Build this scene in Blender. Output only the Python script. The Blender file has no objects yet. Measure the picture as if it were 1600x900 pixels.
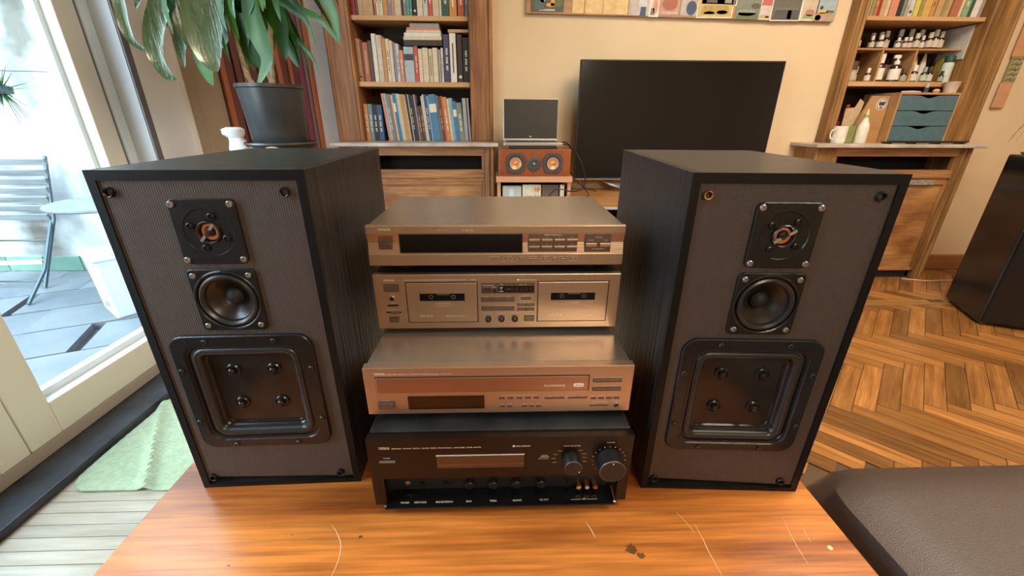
import bpy, bmesh, math, random
from mathutils import Vector, Matrix, Euler
random.seed(7)
SC = bpy.context.scene
COL = SC.collection
PI = math.pi

# ------------------------------------------------------------------ camera
def setup_camera():
    F, CX, CY, HOR, VX, ROLL = 640.0, 800.0, 450.0, 183.0, 779.0, math.radians(0.26)
    P = math.atan((CY-HOR)/F)
    YAW = math.atan((CX-VX)/math.hypot(F, CY-HOR))
    fw = Vector((math.sin(YAW)*math.cos(P), math.cos(YAW)*math.cos(P), -math.sin(P)))
    rt = Vector((math.cos(YAW), -math.sin(YAW), 0))
    up = rt.cross(fw)
    c, s = math.cos(ROLL), math.sin(ROLL)
    r2 = rt*c+up*s; u2 = -rt*s+up*c
    cam = bpy.data.cameras.new('camera'); o = bpy.data.objects.new('camera', cam); COL.objects.link(o)
    m = Matrix((r2, u2, -fw)).transposed().to_4x4()
    m.translation = Vector((0, 0, 1.08))
    o.matrix_world = m
    cam.sensor_width = 36; cam.lens = 36*F/1600.0
    cam.clip_start = 0.02; cam.clip_end = 100
    SC.camera = o
setup_camera()

# ------------------------------------------------------------------ world, sun, light, exposure
def setup_world():
    w = bpy.data.worlds.new('sky'); SC.world = w; w.use_nodes = True
    nt = w.node_tree; nt.nodes.clear()
    out = nt.nodes.new('ShaderNodeOutputWorld'); bg = nt.nodes.new('ShaderNodeBackground')
    tc = nt.nodes.new('ShaderNodeTexCoord'); sp = nt.nodes.new('ShaderNodeSeparateXYZ')
    rp = nt.nodes.new('ShaderNodeValToRGB')
    rp.color_ramp.elements[0].color = (0.84, 0.93, 1.0, 1); rp.color_ramp.elements[0].position = 0.0
    rp.color_ramp.elements[1].color = (0.60, 0.79, 1.0, 1); rp.color_ramp.elements[1].position = 0.9
    nt.links.new(tc.outputs['Generated'], sp.inputs[0]); nt.links.new(sp.outputs[2], rp.inputs[0])
    nt.links.new(rp.outputs[0], bg.inputs[0]); bg.inputs[1].default_value = 11.5
    nt.links.new(bg.outputs[0], out.inputs[0])
setup_world()

def sun_lamp():
    l = bpy.data.lights.new('sun', 'SUN'); l.energy = 3.5; l.angle = math.radians(1.5); l.color = (1.0, 0.95, 0.88)
    o = bpy.data.objects.new('sun', l); COL.objects.link(o)
    d = Vector((-0.45, 0.50, -0.80))
    o.rotation_euler = d.to_track_quat('-Z', 'Y').to_euler(); o.location = (-2, -2, 6)
sun_lamp()

def area(name, loc, rot, sx, sy, energy, color, portal=False):
    l = bpy.data.lights.new(name, 'AREA'); l.shape = 'RECTANGLE'; l.size = sx; l.size_y = sy
    l.energy = energy; l.color = color
    o = bpy.data.objects.new(name, l); COL.objects.link(o); o.location = loc; o.rotation_euler = rot
    if portal: l.cycles.is_portal = True
    return o
# added warm fill behind the camera; daylight comes through the glass door
area('back_fill_light', (0.9, -2.3, 2.2), (PI*0.38, 0, 0), 0.7, 0.5, 26, (1.0, 0.82, 0.60))
area('door_portal', (-1.56, 0.45, 1.2), (0, -PI/2, 0), 2.3, 2.8, 1, (1, 1, 1), True)
# warm ceiling lamp of the room
area('ceiling_lamp_light', (1.8, 0.8, 2.86), (0, 0, 0), 1.5, 1.5, 82, (1.0, 0.85, 0.66))

SC.view_settings.view_transform = 'Standard'; SC.view_settings.look = 'None'
SC.view_settings.gamma = 1.0; SC.view_settings.use_curve_mapping = False
SC.view_settings.exposure = 0.55
SC.cycles.max_bounces = 10; SC.cycles.diffuse_bounces = 6; SC.cycles.glossy_bounces = 4
SC.cycles.transparent_max_bounces = 12; SC.cycles.caustics_reflective = False; SC.cycles.caustics_refractive = False
SC.cycles.sample_clamp_indirect = 8.0
try:
    SC.cycles.use_denoising = True
except Exception:
    pass

# ------------------------------------------------------------------ materials
MC = {}
def mat(name, col, rough=0.5, metal=0.0, var=0.0, scale=8.0, stretch=(1, 1, 1), bump=0.0, bscale=None, bstretch=None,
        rnd=0.0, coat=0.0, col2=None, spec=0.5, detail=4.0, ramp=(0.35, 0.7), emit=0.0, trans=0.0, sheen=0.0, fine=None):
    if name in MC: return MC[name]
    m = bpy.data.materials.new(name); m.use_nodes = True; nt = m.node_tree
    b = nt.nodes['Principled BSDF']
    b.inputs['Base Color'].default_value = (*col, 1); b.inputs['Roughness'].default_value = rough
    b.inputs['Metallic'].default_value = metal; b.inputs['Specular IOR Level'].default_value = spec
    if coat: b.inputs['Coat Weight'].default_value = coat; b.inputs['Coat Roughness'].default_value = 0.12
    if trans: b.inputs['Transmission Weight'].default_value = trans
    if sheen: b.inputs['Sheen Weight'].default_value = sheen
    if emit: b.inputs['Emission Color'].default_value = (*col, 1); b.inputs['Emission Strength'].default_value = emit
    N = nt.nodes.new; Lk = nt.links.new
    src = None
    if var or bump or col2:
        tc = N('ShaderNodeTexCoord')
    if var or col2:
        mp = N('ShaderNodeMapping'); mp.inputs['Scale'].default_value = stretch
        Lk(tc.outputs['Object'], mp.inputs[0])
        if rnd:
            oi0 = N('ShaderNodeObjectInfo'); sc_ = N('ShaderNodeVectorMath'); sc_.operation = 'SCALE'; sc_.inputs[0].default_value = (37, 23, 11)
            Lk(oi0.outputs['Random'], sc_.inputs['Scale']); ad = N('ShaderNodeVectorMath'); Lk(mp.outputs[0], ad.inputs[0]); Lk(sc_.outputs[0], ad.inputs[1]); vec = ad.outputs[0]
        else: vec = mp.outputs[0]
        n = N('ShaderNodeTexNoise'); n.inputs['Scale'].default_value = scale; n.inputs['Detail'].default_value = detail
        Lk(vec, n.inputs['Vector'])
        r = N('ShaderNodeValToRGB'); r.color_ramp.elements[0].position = ramp[0]; r.color_ramp.elements[1].position = ramp[1]
        c2 = col2 if col2 else tuple(min(1, c*(1+var)) for c in col); c1 = col if col2 else tuple(c*(1-var) for c in col)
        r.color_ramp.elements[0].color = (*c1, 1); r.color_ramp.elements[1].color = (*c2, 1)
        Lk(n.outputs[0], r.inputs[0]); src = r.outputs[0]
    if fine and src:
        k, fs, fst = fine
        mp3 = N('ShaderNodeMapping'); mp3.inputs['Scale'].default_value = fst; Lk(tc.outputs['Object'], mp3.inputs[0])
        n3 = N('ShaderNodeTexNoise'); n3.inputs['Scale'].default_value = fs; n3.inputs['Detail'].default_value = 6; Lk(mp3.outputs[0], n3.inputs['Vector'])
        mr3 = N('ShaderNodeMapRange'); mr3.inputs[1].default_value = .3; mr3.inputs[2].default_value = .7; mr3.inputs[3].default_value = 1-k; mr3.inputs[4].default_value = 1+k*.6
        Lk(n3.outputs[0], mr3.inputs[0]); h3 = N('ShaderNodeHueSaturation'); Lk(mr3.outputs[0], h3.inputs['Value']); Lk(src, h3.inputs['Color']); src = h3.outputs[0]
    if rnd:
        oi = N('ShaderNodeObjectInfo'); mr = N('ShaderNodeMapRange'); mr.inputs[3].default_value = 1-rnd; mr.inputs[4].default_value = 1+rnd
        Lk(oi.outputs['Random'], mr.inputs[0])
        hs = N('ShaderNodeHueSaturation'); Lk(mr.outputs[0], hs.inputs['Value'])
        if src: Lk(src, hs.inputs['Color'])
        else: hs.inputs['Color'].default_value = (*col, 1)
        src = hs.outputs[0]
    if src: Lk(src, b.inputs['Base Color'])
    if bump:
        mp2 = N('ShaderNodeMapping'); mp2.inputs['Scale'].default_value = bstretch or stretch; Lk(tc.outputs['Object'], mp2.inputs[0])
        n2 = N('ShaderNodeTexNoise'); n2.inputs['Scale'].default_value = bscale or scale*3; n2.inputs['Detail'].default_value = 5
        Lk(mp2.outputs[0], n2.inputs['Vector'])
        bp = N('ShaderNodeBump'); bp.inputs['Strength'].default_value = bump; bp.inputs['Distance'].default_value = 0.004
        Lk(n2.outputs[0], bp.inputs['Height']); Lk(bp.outputs[0], b.inputs['Normal'])
    MC[name] = m
    return m

def baffle_mat():
    m = mat('baffle_board', (0.066, 0.049, 0.043), 0.62, var=0.08, scale=60)
    nt = m.node_tree; tc = nt.nodes.new('ShaderNodeTexCoord'); w = nt.nodes.new('ShaderNodeTexWave')
    w.wave_type = 'BANDS'; w.bands_direction = 'X'; w.inputs['Scale'].default_value = 95; w.inputs['Distortion'].default_value = 0.4
    bp = nt.nodes.new('ShaderNodeBump'); bp.inputs['Strength'].default_value = 0.55; bp.inputs['Distance'].default_value = 0.0006
    nt.links.new(tc.outputs['Object'], w.inputs['Vector']); nt.links.new(w.outputs['Fac'], bp.inputs['Height'])
    nt.links.new(bp.outputs[0], nt.nodes['Principled BSDF'].inputs['Normal'])
    return m
def glass_mat():
    m = bpy.data.materials.new('pane_glass'); m.use_nodes = True; nt = m.node_tree; nt.nodes.clear()
    o = nt.nodes.new('ShaderNodeOutputMaterial'); mx = nt.nodes.new('ShaderNodeMixShader'); t = nt.nodes.new('ShaderNodeBsdfTransparent')
    g = nt.nodes.new('ShaderNodeBsdfGlossy'); g.inputs['Roughness'].default_value = 0.02; f = nt.nodes.new('ShaderNodeMath'); f.operation = 'MULTIPLY_ADD'; lw = nt.nodes.new('ShaderNodeLayerWeight'); lw.inputs[0].default_value = 0.5; pw = nt.nodes.new('ShaderNodeMath'); pw.operation = 'POWER'; pw.inputs[1].default_value = 5.0; nt.links.new(lw.outputs['Facing'], pw.inputs[0]); nt.links.new(pw.outputs[0], f.inputs[0]); f.inputs[1].default_value = 0.5; f.inputs[2].default_value = 0.03
    t.inputs[0].default_value = (0.93, 0.98, 0.98, 1)
    nt.links.new(f.outputs[0], mx.inputs[0]); nt.links.new(t.outputs[0], mx.inputs[1]); nt.links.new(g.outputs[0], mx.inputs[2]); nt.links.new(mx.outputs[0], o.inputs[0])
    return m
M = dict(
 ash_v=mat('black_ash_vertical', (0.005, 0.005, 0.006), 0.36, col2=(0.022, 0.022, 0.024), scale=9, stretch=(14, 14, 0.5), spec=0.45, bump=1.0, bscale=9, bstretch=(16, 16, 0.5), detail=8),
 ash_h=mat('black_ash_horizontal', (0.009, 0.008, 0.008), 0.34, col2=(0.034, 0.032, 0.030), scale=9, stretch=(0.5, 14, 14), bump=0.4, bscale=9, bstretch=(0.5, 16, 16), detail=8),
 edge=mat('black_lacquer_edge', (0.004, 0.0035, 0.0035), 0.5, bump=0.1, bscale=60, spec=0.25),
 baffle=baffle_mat(),
 plastic=mat('black_satin_plastic', (0.008, 0.008, 0.009), 0.30, bump=0.12, bscale=220),
 matte=mat('black_matte', (0.010, 0.010, 0.011), 0.6),
 gloss=mat('black_gloss', (0.006, 0.006, 0.007), 0.08),
 rubber=mat('surround_rubber', (0.020, 0.021, 0.022), 0.30),
 diaph=mat('dark_diaphragm', (0.014, 0.012, 0.012), 0.22, var=0.4, scale=20),
 cone=mat('cone_brown', (0.030, 0.021, 0.016), 0.30, var=0.3, scale=12),
 screw=mat('screw_steel', (0.42, 0.41, 0.38), 0.30, metal=0.9),
 dscrew=mat('dark_screw', (0.07, 0.07, 0.07), 0.30, metal=0.8),
 copper=mat('copper_orange', (0.72, 0.26, 0.10), 0.28, metal=0.35),
 silver=mat('bright_silver', (0.72, 0.72, 0.72), 0.22, metal=0.95),
 chrome=mat('chrome_ring', (0.8, 0.8, 0.8), 0.12, metal=1.0),
 titan=mat('titanium_front', (0.58, 0.425, 0.31), 0.34, metal=0.85, bump=0.06, bscale=400, bstretch=(0.05, 1, 1), spec=0.5),
 titan_d=mat('titanium_button', (0.19, 0.135, 0.10), 0.32, metal=0.6),
 titan_r=mat('titanium_recess', (0.17, 0.115, 0.085), 0.42, metal=0.5),
 titan_tray=mat('titanium_tray', (0.42, 0.25, 0.165), 0.28, metal=0.85),
 taupe=mat('taupe_painted_metal', (0.36, 0.30, 0.24), 0.24, metal=0.7, var=0.06, scale=5, bump=0.05, bscale=600),
 seam=mat('dark_seam', (0.03, 0.015, 0.01), 0.5),
 disp=mat('display_black', (0.004, 0.004, 0.006), 0.12),
 disp_b=mat('display_brown', (0.020, 0.007, 0.004), 0.12),
 disp_amp=mat('display_amber_glass', (0.095, 0.042, 0.022), 0.16),
 print_w=mat('print_cream', (1.0, 0.92, 0.78), 0.5),
 print_g=mat('print_grey', (0.62, 0.58, 0.52), 0.5),
 gold=mat('gold_plate', (0.85, 0.55, 0.20), 0.22, metal=1.0),
 yplug=mat('jack_yellow', (0.75, 0.55, 0.06), 0.35), wplug=mat('jack_white', (0.75, 0.68, 0.6), 0.35), rplug=mat('jack_red', (0.6, 0.08, 0.05), 0.35),
 ampblk=mat('amp_black_front', (0.010, 0.005, 0.004), 0.34, metal=0.2, bump=0.04, bscale=500),
 amplid=mat('amp_black_lid', (0.022, 0.024, 0.025), 0.42, var=0.5, scale=14, detail=8),
 knob=mat('knob_black', (0.022, 0.020, 0.020), 0.34, metal=0.3),
 table=mat('table_orange_wood', (0.28, 0.068, 0.010), 0.30, col2=(0.60, 0.20, 0.036), scale=2.4, stretch=(0.9, 7, 7), bump=0.08, bscale=6, bstretch=(1, 24, 24), detail=9, coat=0.12, ramp=(0.34, 0.64), fine=(.35, 6, (1, 26, 26))),
 tabledark=mat('table_knot', (0.16, 0.06, 0.02), 0.35, var=0.3, scale=40),
 scratch=mat('pale_scratch', (0.75, 0.50, 0.28), 0.5),
 parquet=mat('parquet_oak', (0.19, 0.070, 0.016), 0.33, col2=(0.42, 0.19, 0.052), scale=3.0, stretch=(1.2, 14, 1), bump=0.12, bscale=5, bstretch=(1.5, 30, 1), rnd=0.42, fine=(.3, 8, (1, 26, 1)), detail=8, coat=0.15, ramp=(0.25, 0.75)),
 pborder=mat('parquet_border', (0.26, 0.12, 0.035), 0.35, col2=(0.42, 0.22, 0.075), scale=3, stretch=(1, 14, 1), rnd=0.1, coat=0.1),
 plank=mat('worn_floor_plank', (0.36, 0.29, 0.20), 0.42, col2=(0.50, 0.42, 0.32), scale=3, stretch=(1.5, 16, 1), bump=0.15, bscale=5, bstretch=(1.5, 30, 1), rnd=0.10, detail=8),
 subfloor=mat('subfloor_gap', (0.10, 0.055, 0.025), 0.6),
 wall=mat('wall_cream', (0.72, 0.56, 0.36), 0.85, var=0.03, scale=3, bump=0.10, bscale=90),
 wall_l=mat('wall_grey_white', (0.50, 0.52, 0.55), 0.8, var=0.03, scale=3, bump=0.06, bscale=90),
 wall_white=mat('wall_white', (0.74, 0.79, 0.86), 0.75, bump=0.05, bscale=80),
 tan=mat('tan_reveal', (0.40, 0.33, 0.25), 0.7, var=0.05, scale=4),
 ceil=mat('ceiling_white', (0.82, 0.80, 0.76), 0.9),
 dstrip=mat('dark_grey_strip', (0.15, 0.16, 0.18), 0.6),
 cream=mat('door_cream_paint', (0.68, 0.68, 0.62), 0.42, bump=0.04, bscale=60),
 bead=mat('pale_blue_bead', (0.66, 0.76, 0.84), 0.35),
 grey_rail=mat('grey_weather_bar', (0.36, 0.33, 0.29), 0.5),
 sill=mat('dark_stone_sill', (0.045, 0.056, 0.072), 0.22, var=0.4, scale=8, bump=0.2, bscale=40),
 pane=glass_mat(),
 wood=mat('old_oak', (0.17, 0.062, 0.022), 0.48, col2=(0.46, 0.215, 0.085), scale=2.2, stretch=(6, 6, 0.8), bump=0.25, bscale=5, bstretch=(14, 14, 1), detail=9, ramp=(0.25, 0.75), fine=(.4, 5, (22, 22, 1))),
 wood_h=mat('old_oak_horizontal', (0.22, 0.085, 0.03), 0.48, col2=(0.50, 0.245, 0.10), scale=2.2, stretch=(0.8, 6, 6), bump=0.25, bscale=5, bstretch=(1, 14, 14), detail=9, ramp=(0.25, 0.75), fine=(.4, 5, (1, 22, 22))),
 wood_y=mat('right_oak', (0.19, 0.085, 0.022), 0.5, fine=(.4, 5, (22, 22, 1)), col2=(0.42, 0.225, 0.070), scale=2.2, stretch=(6, 6, 0.8), bump=0.2, bscale=5, bstretch=(14, 14, 1), detail=9),
 panelwood=mat('worn_panel_wood', (0.26, 0.10, 0.030), 0.5, fine=(.3, 6, (1, 14, 14)), col2=(0.56, 0.29, 0.105), scale=2.6, stretch=(1.5, 4, 3), bump=0.2, bscale=9, detail=10),
 shelf=mat('shelf_pine', (0.50, 0.28, 0.12), 0.5, col2=(0.63, 0.38, 0.18), scale=3, stretch=(0.7, 6, 6), detail=7),
 marble=mat('grey_pink_marble', (0.38, 0.32, 0.27), 0.35, col2=(0.62, 0.56, 0.49), scale=9, detail=10),
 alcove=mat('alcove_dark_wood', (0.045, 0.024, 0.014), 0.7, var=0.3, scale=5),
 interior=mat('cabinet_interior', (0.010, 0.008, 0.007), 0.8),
 wine=mat('wine_red_wood', (0.13, 0.045, 0.040), 0.42, var=0.25, scale=3, stretch=(8, 8, 0.8)),
 wine2=mat('orange_red_wood', (0.36, 0.12, 0.06), 0.42, var=0.25, scale=3, stretch=(8, 8, 0.8)),
 tvblk=mat('screen_glass', (0.006, 0.006, 0.007), 0.14), laptop=mat('laptop_screen', (0.018, 0.013, 0.010), 0.42),
 lapsil=mat('laptop_silver', (0.60, 0.58, 0.54), 0.3, metal=0.8),
 cherry=mat('cherry_veneer', (0.27, 0.070, 0.022), 0.32, var=0.2, scale=3, stretch=(1, 6, 6), coat=0.3),
 salmon=mat('salmon_wood', (0.58, 0.30, 0.17), 0.5, var=0.1, scale=3, stretch=(1, 6, 6)),
 grille=mat('driver_grey', (0.055, 0.055, 0.058), 0.45), ccone=mat('copper_cone', (0.72, 0.36, 0.17), 0.28, metal=0.4),
 fabric=mat('brown_upholstery', (0.060, 0.039, 0.033), 0.42, var=0.12, scale=220, bump=0.25, bscale=500, sheen=0.05),
 mat_g=mat('green_cotton', (0.36, 0.43, 0.27), 0.9, var=0.12, scale=60, bump=0.8, bscale=60, bstretch=(1, 4, 1)),
 leaf=mat('leaf_green', (0.016, 0.070, 0.006), 0.38, col2=(0.040, 0.15, 0.014), scale=5, stretch=(3, 3, 1), spec=0.4),
 leafs=mat('leaf_glossy', (0.020, 0.065, 0.018), 0.20, col2=(0.055, 0.12, 0.05), scale=8, stretch=(6, 6, 1), spec=1.0, coat=1.0, bump=0.6, bscale=14, bstretch=(8, 8, .6)),
 leafd=mat('leaf_dark', (0.018, 0.065, 0.018), 0.3, spec=0.6, var=0.2),
 stem=mat('cane_tan', (0.36, 0.27, 0.15), 0.6, var=0.3, scale=60),
 pot=mat('pot_black_plastic', (0.035, 0.038, 0.042), 0.36, var=0.3, scale=6),
 soil=mat('soil', (0.04, 0.025, 0.015), 0.9, bump=0.8, bscale=60),
 patio=mat('patio_slate', (0.085, 0.098, 0.11), 0.6, col2=(0.15, 0.155, 0.16), scale=3, bump=0.25, bscale=12, rnd=0.12, detail=8),
 grout=mat('patio_grout', (0.07, 0.07, 0.07), 0.9),
 plaster=mat('peeling_white_plaster', (0.10, 0.095, 0.08), 0.85, col2=(0.42, 0.44, 0.44), scale=1.6, detail=10, bump=0.3, bscale=14, ramp=(0.36, 0.56)),
 gtile=mat('green_tile', (0.10, 0.19, 0.145), 0.4, rnd=0.15, var=0.15, scale=9),
 chairw=mat('weathered_slat', (0.09, 0.105, 0.11), 0.6, col2=(0.17, 0.18, 0.18), scale=4, stretch=(1, 10, 10), rnd=0.1),
 chairm=mat('dark_steel', (0.06, 0.085, 0.095), 0.45, metal=0.5),
 whitep=mat('white_plastic', (0.52, 0.53, 0.52), 0.4), bluep=mat('blue_print', (0.08, 0.2, 0.5), 0.5),
 cable=mat('cable_black', (0.012, 0.012, 0.012), 0.45), cablew=mat('cable_pink_white', (0.75, 0.5, 0.42), 0.5),
 iron=mat('wrought_iron', (0.045, 0.032, 0.025), 0.45, metal=0.3),
 bigblk=mat('black_leatherette', (0.016, 0.021, 0.022), 0.24, var=0.5, scale=3, bump=0.05, bscale=40),
 bronze=mat('bench_wood', (0.36, 0.155, 0.045), 0.36, col2=(0.52, 0.26, 0.09), scale=3, stretch=(1, 6, 6), coat=0.2),
 greyedge=mat('grey_edge', (0.45, 0.42, 0.38), 0.4), dblue=mat('drawer_blue', (0.075, 0.150, 0.185), 0.5, var=0.1, scale=30),
 boxw=mat('box_wood', (0.46, 0.25, 0.10), 0.5, var=0.12, scale=3, stretch=(1, 6, 6)),
 baseboard=mat('baseboard_brown', (0.30, 0.13, 0.045), 0.45, var=0.15, scale=4, stretch=(0.8, 6, 6)),
 lamp=mat('lamp_glass', (1.0, 0.82, 0.6), 0.5, emit=1.2),
)
def cmat(c, rough=0.55):
    k = 'paint_%02d_%02d_%02d' % tuple(int(x*99) for x in c)
    return mat(k, c, rough, var=0.10, scale=30)

# ------------------------------------------------------------------ mesh helpers
class MB:
    def __init__(s): s.v = []; s.f = []; s.sm = []
    def add(s, vs, fs, smooth=False):
        k = len(s.v); s.v += [tuple(v) for v in vs]; s.f += [tuple(i+k for i in f) for f in fs]; s.sm += [smooth]*len(fs); return s
    def box(s, x0, x1, y0, y1, z0, z1, mtx=None):
        vs = [(x, y, z) for x in (x0, x1) for y in (y0, y1) for z in (z0, z1)]
        if mtx: vs = [tuple(mtx @ Vector(v)) for v in vs]
        return s.add(vs, [(0, 1, 3, 2), (4, 6, 7, 5), (0, 4, 5, 1), (2, 3, 7, 6), (0, 2, 6, 4), (1, 5, 7, 3)])
    def loft(s, rings, cap0=False, cap1=False, closed=True, smooth=True):
        n = len(rings[0]); vs = [p for r in rings for p in r]; fs = []
        for i in range(len(rings)-1):
            for j in range(n if closed else n-1):
                a = i*n+j; b = i*n+(j+1) % n
                fs.append((a, b, b+n, a+n))
        s.add(vs, fs, smooth)
        k = len(s.v)-len(vs)
        if cap0: s.f.append(tuple(k+j for j in reversed(range(n)))); s.sm.append(False)
        if cap1: s.f.append(tuple(k+(len(rings)-1)*n+j for j in range(n))); s.sm.append(False)
        return s
    def cyl(s, p0, p1, r0, r1=None, n=16, caps=True, smooth=True):
        p0 = Vector(p0); p1 = Vector(p1); r1 = r0 if r1 is None else r1
        d = (p1-p0).normalized(); a = d.orthogonal().normalized(); b = d.cross(a)
        R = [[p+(a*math.cos(2*PI*j/n)+b*math.sin(2*PI*j/n))*r for j in range(n)] for p, r in ((p0, r0), (p1, r1))]
        return s.loft(R, caps, caps, smooth=smooth)
    def lathe(s, prof, c=(0, 0, 0), axis='Z', n=24, cap0=True, cap1=True):
        R = []
        for r, h in prof:
            ring = []
            for j in range(n):
                t = 2*PI*j/n; u, w = r*math.cos(t), r*math.sin(t)
                if axis == 'Z': p = (c[0]+u, c[1]+w, c[2]+h)
                else: p = (c[0]+u, c[1]+h, c[2]+w)     # axis Y
                ring.append(p)
            R.append(ring)
        return s.loft(R, cap0, cap1)
    def tube(s, pts, r, n=8, caps=True):
        pts = [Vector(p) for p in pts]; R = []; pa = None
        for i, p in enumerate(pts):
            d = (pts[min(i+1, len(pts)-1)]-pts[max(i-1, 0)]).normalized()
            a = d.orthogonal().normalized() if pa is None else (pa-d*pa.dot(d)).normalized()
            pa = a; b = d.cross(a); rr = r[i] if isinstance(r, (list, tuple)) else r
            R.append([p+(a*math.cos(2*PI*j/n)+b*math.sin(2*PI*j/n))*rr for j in range(n)])
        return s.loft(R, caps, caps)
    def build(s, name, m, parent=None, loc=(0, 0, 0), rot=(0, 0, 0), bevel=0.0, seg=2, sub=0):
        me = bpy.data.meshes.new(name); me.from_pydata(s.v, [], s.f); me.update()
        bm = bmesh.new(); bm.from_mesh(me); bmesh.ops.recalc_face_normals(bm, faces=bm.faces)
        if any(s.sm):
            for e in bm.edges:
                if len(e.link_faces) == 2 and e.calc_face_angle(0) > 0.55: e.smooth = False
        bm.to_mesh(me); bm.free()
        if len(me.polygons) == len(s.sm): me.polygons.foreach_set('use_smooth', s.sm)
        me.materials.append(m)
        o = bpy.data.objects.new(name, me); COL.objects.link(o); o.location = loc; o.rotation_euler = rot
        if parent: o.parent = parent
        if bevel:
            b = o.modifiers.new('bevel', 'BEVEL'); b.width = bevel; b.segments = seg; b.limit_method = 'ANGLE'; b.angle_limit = math.radians(40)
        if sub:
            q = o.modifiers.new('subsurf', 'SUBSURF'); q.levels = sub; q.render_levels = sub
        return o
def box(name, x0, x1, y0, y1, z0, z1, m, parent=None, bevel=0.0, **k):
    return MB().box(x0, x1, y0, y1, z0, z1).build(name, m, parent, bevel=bevel, **k)
def tag(o, label, cat, group=None, kind=None):
    o['label'] = label; o['category'] = cat
    if group: o['group'] = group
    if kind: o['kind'] = kind
    return o
def struct(o, label=None):
    o['kind'] = 'structure'
    if label: o['label'] = label
    return o
def thing(name, loc, label, cat, rotz=0, group=None):
    o = bpy.data.objects.new(name, None); COL.objects.link(o); o.location = loc; o.rotation_euler = (0, 0, rotz)
    o.empty_display_size = 0.05
    return tag(o, label, cat, group)
def smooth_path(pts, n=6):
    P = [Vector(p) for p in pts]; out = []
    for i in range(len(P)-1):
        p0 = P[max(i-1, 0)]; p1 = P[i]; p2 = P[i+1]; p3 = P[min(i+2, len(P)-1)]
        for k in range(n):
            t = k/n
            out.append(0.5*((2*p1)+(-p0+p2)*t+(2*p0-5*p1+4*p2-p3)*t*t+(-p0+3*p1-3*p2+p3)*t**3))
    out.append(P[-1]); return out
def text_mesh(mb, s, x, z, h, width=None, y=-0.0006, align='LEFT', mtx=None):
    """flat lettering facing -Y, cap height h, lower-left corner x,z; width forces the length"""
    cu = bpy.data.curves.new('t', 'FONT'); cu.body = s; cu.resolution_u = 2; cu.size = 1.0
    o = bpy.data.objects.new('t', cu); COL.objects.link(o)
    me = bpy.data.meshes.new_from_object(o)
    xs = [v.co.x for v in me.vertices]; ys = [v.co.y for v in me.vertices]
    if xs:
        x0, x1, y0, y1 = min(xs), max(xs), min(ys), max(ys)
        sy = h/max(1e-6, (y1-y0)); sx = (width/(x1-x0)) if width else sy
        wd = (x1-x0)*sx
        ox = x if align == 'LEFT' else x-wd/2
        vs = [(ox+(v.co.x-x0)*sx, y, z+(v.co.y-y0)*sy) for v in me.vertices]
        if mtx: vs = [tuple(mtx @ Vector(v)) for v in vs]
        mb.add(vs, [tuple(p.vertices) for p in me.polygons])
    bpy.data.objects.remove(o); bpy.data.curves.remove(cu); bpy.data.meshes.remove(me)

# ================================================================== ROOM SHELL
def shell():
    f = box('floor', -1.56, 4.4, -2.6, 3.3, -0.10, -0.005, M['subfloor']); struct(f)
    c = box('ceiling', -1.7, 4.5, -2.6, 3.4, 3.0, 3.12, M['ceil']); struct(c)
    # back wall with the two alcoves (Y front = 2.93)
    Y0, Y1 = 2.93, 3.24
    b = MB()
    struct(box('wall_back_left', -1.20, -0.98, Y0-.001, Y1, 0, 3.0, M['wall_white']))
    b.box(-0.09, 2.21, Y0, Y1, 0, 3.0)
    b.box(3.13, 4.4, Y0, Y1, 0, 3.0)
    b.box(-0.98, -0.09, 3.16, Y1, 0, 3.0); b.box(2.21, 3.13, 3.16, Y1, 0, 3.0)
    b.box(-0.98, -0.09, Y0, 3.16, 2.35, 3.0); b.box(2.21, 3.13, Y0, 3.16, 2.35, 3.0)
    struct(b.build('wall_back', M['wall']))
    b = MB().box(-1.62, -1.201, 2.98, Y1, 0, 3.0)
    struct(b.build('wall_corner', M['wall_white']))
    w = MB().box(-1.62, -1.42, -2.6, -1.0, 0, 3.0).box(-1.62, -1.42, -1.0, 1.82, 2.35, 3.0)
    w.box(-1.62, -1.425, 1.82, 2.98, 0, 3.0)
    struct(w.build('wall_left', M['wall_l']))
    struct(box('trim_1', -1.4245, -1.419, 1.823, 1.853, 0.03, 2.6, M['dstrip']))
    # white painted panel, cool daylight tinted into its colour, with a thin bright edge
    struct(box('trim_2', -1.4245, -1.4185, 1.8535, 2.072, 0.0, 2.6, mat('gloss_white_daylight_tint', (.84, .89, .96), .4), bevel=0.002))
    struct(box('trim_3', -1.4245, -1.406, 2.0725, 2.085, 0.0, 2.6, M['ceil'], bevel=0.003))
    struct(box('trim_4', -1.4245, -1.410, 2.0855, 2.157, 0.0, 2.6, M['tan'], bevel=0.006))
    struct(box('trim_5', -1.4245, -1.416, 2.1575, 2.40, 0.0, 2.6, M['tan'], bevel=0.004))
    struct(box('wall_right', 4.3, 4.45, -2.6, 3.3, 0, 3.0, M['wall']))
    struct(box('wall_front', -1.62, 4.4, -2.6, -2.45, 0, 3.0, M['wall']))
    struct(box('baseboard_back', 3.03, 4.3, 2.905, 2.93, 0, 0.115, M['baseboard'], bevel=0.004))
    struct(box('baseboard_right', 4.275, 4.3, -2.4, 2.9, 0, 0.115, M['baseboard']))
    return f
FLOOR = shell()

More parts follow.
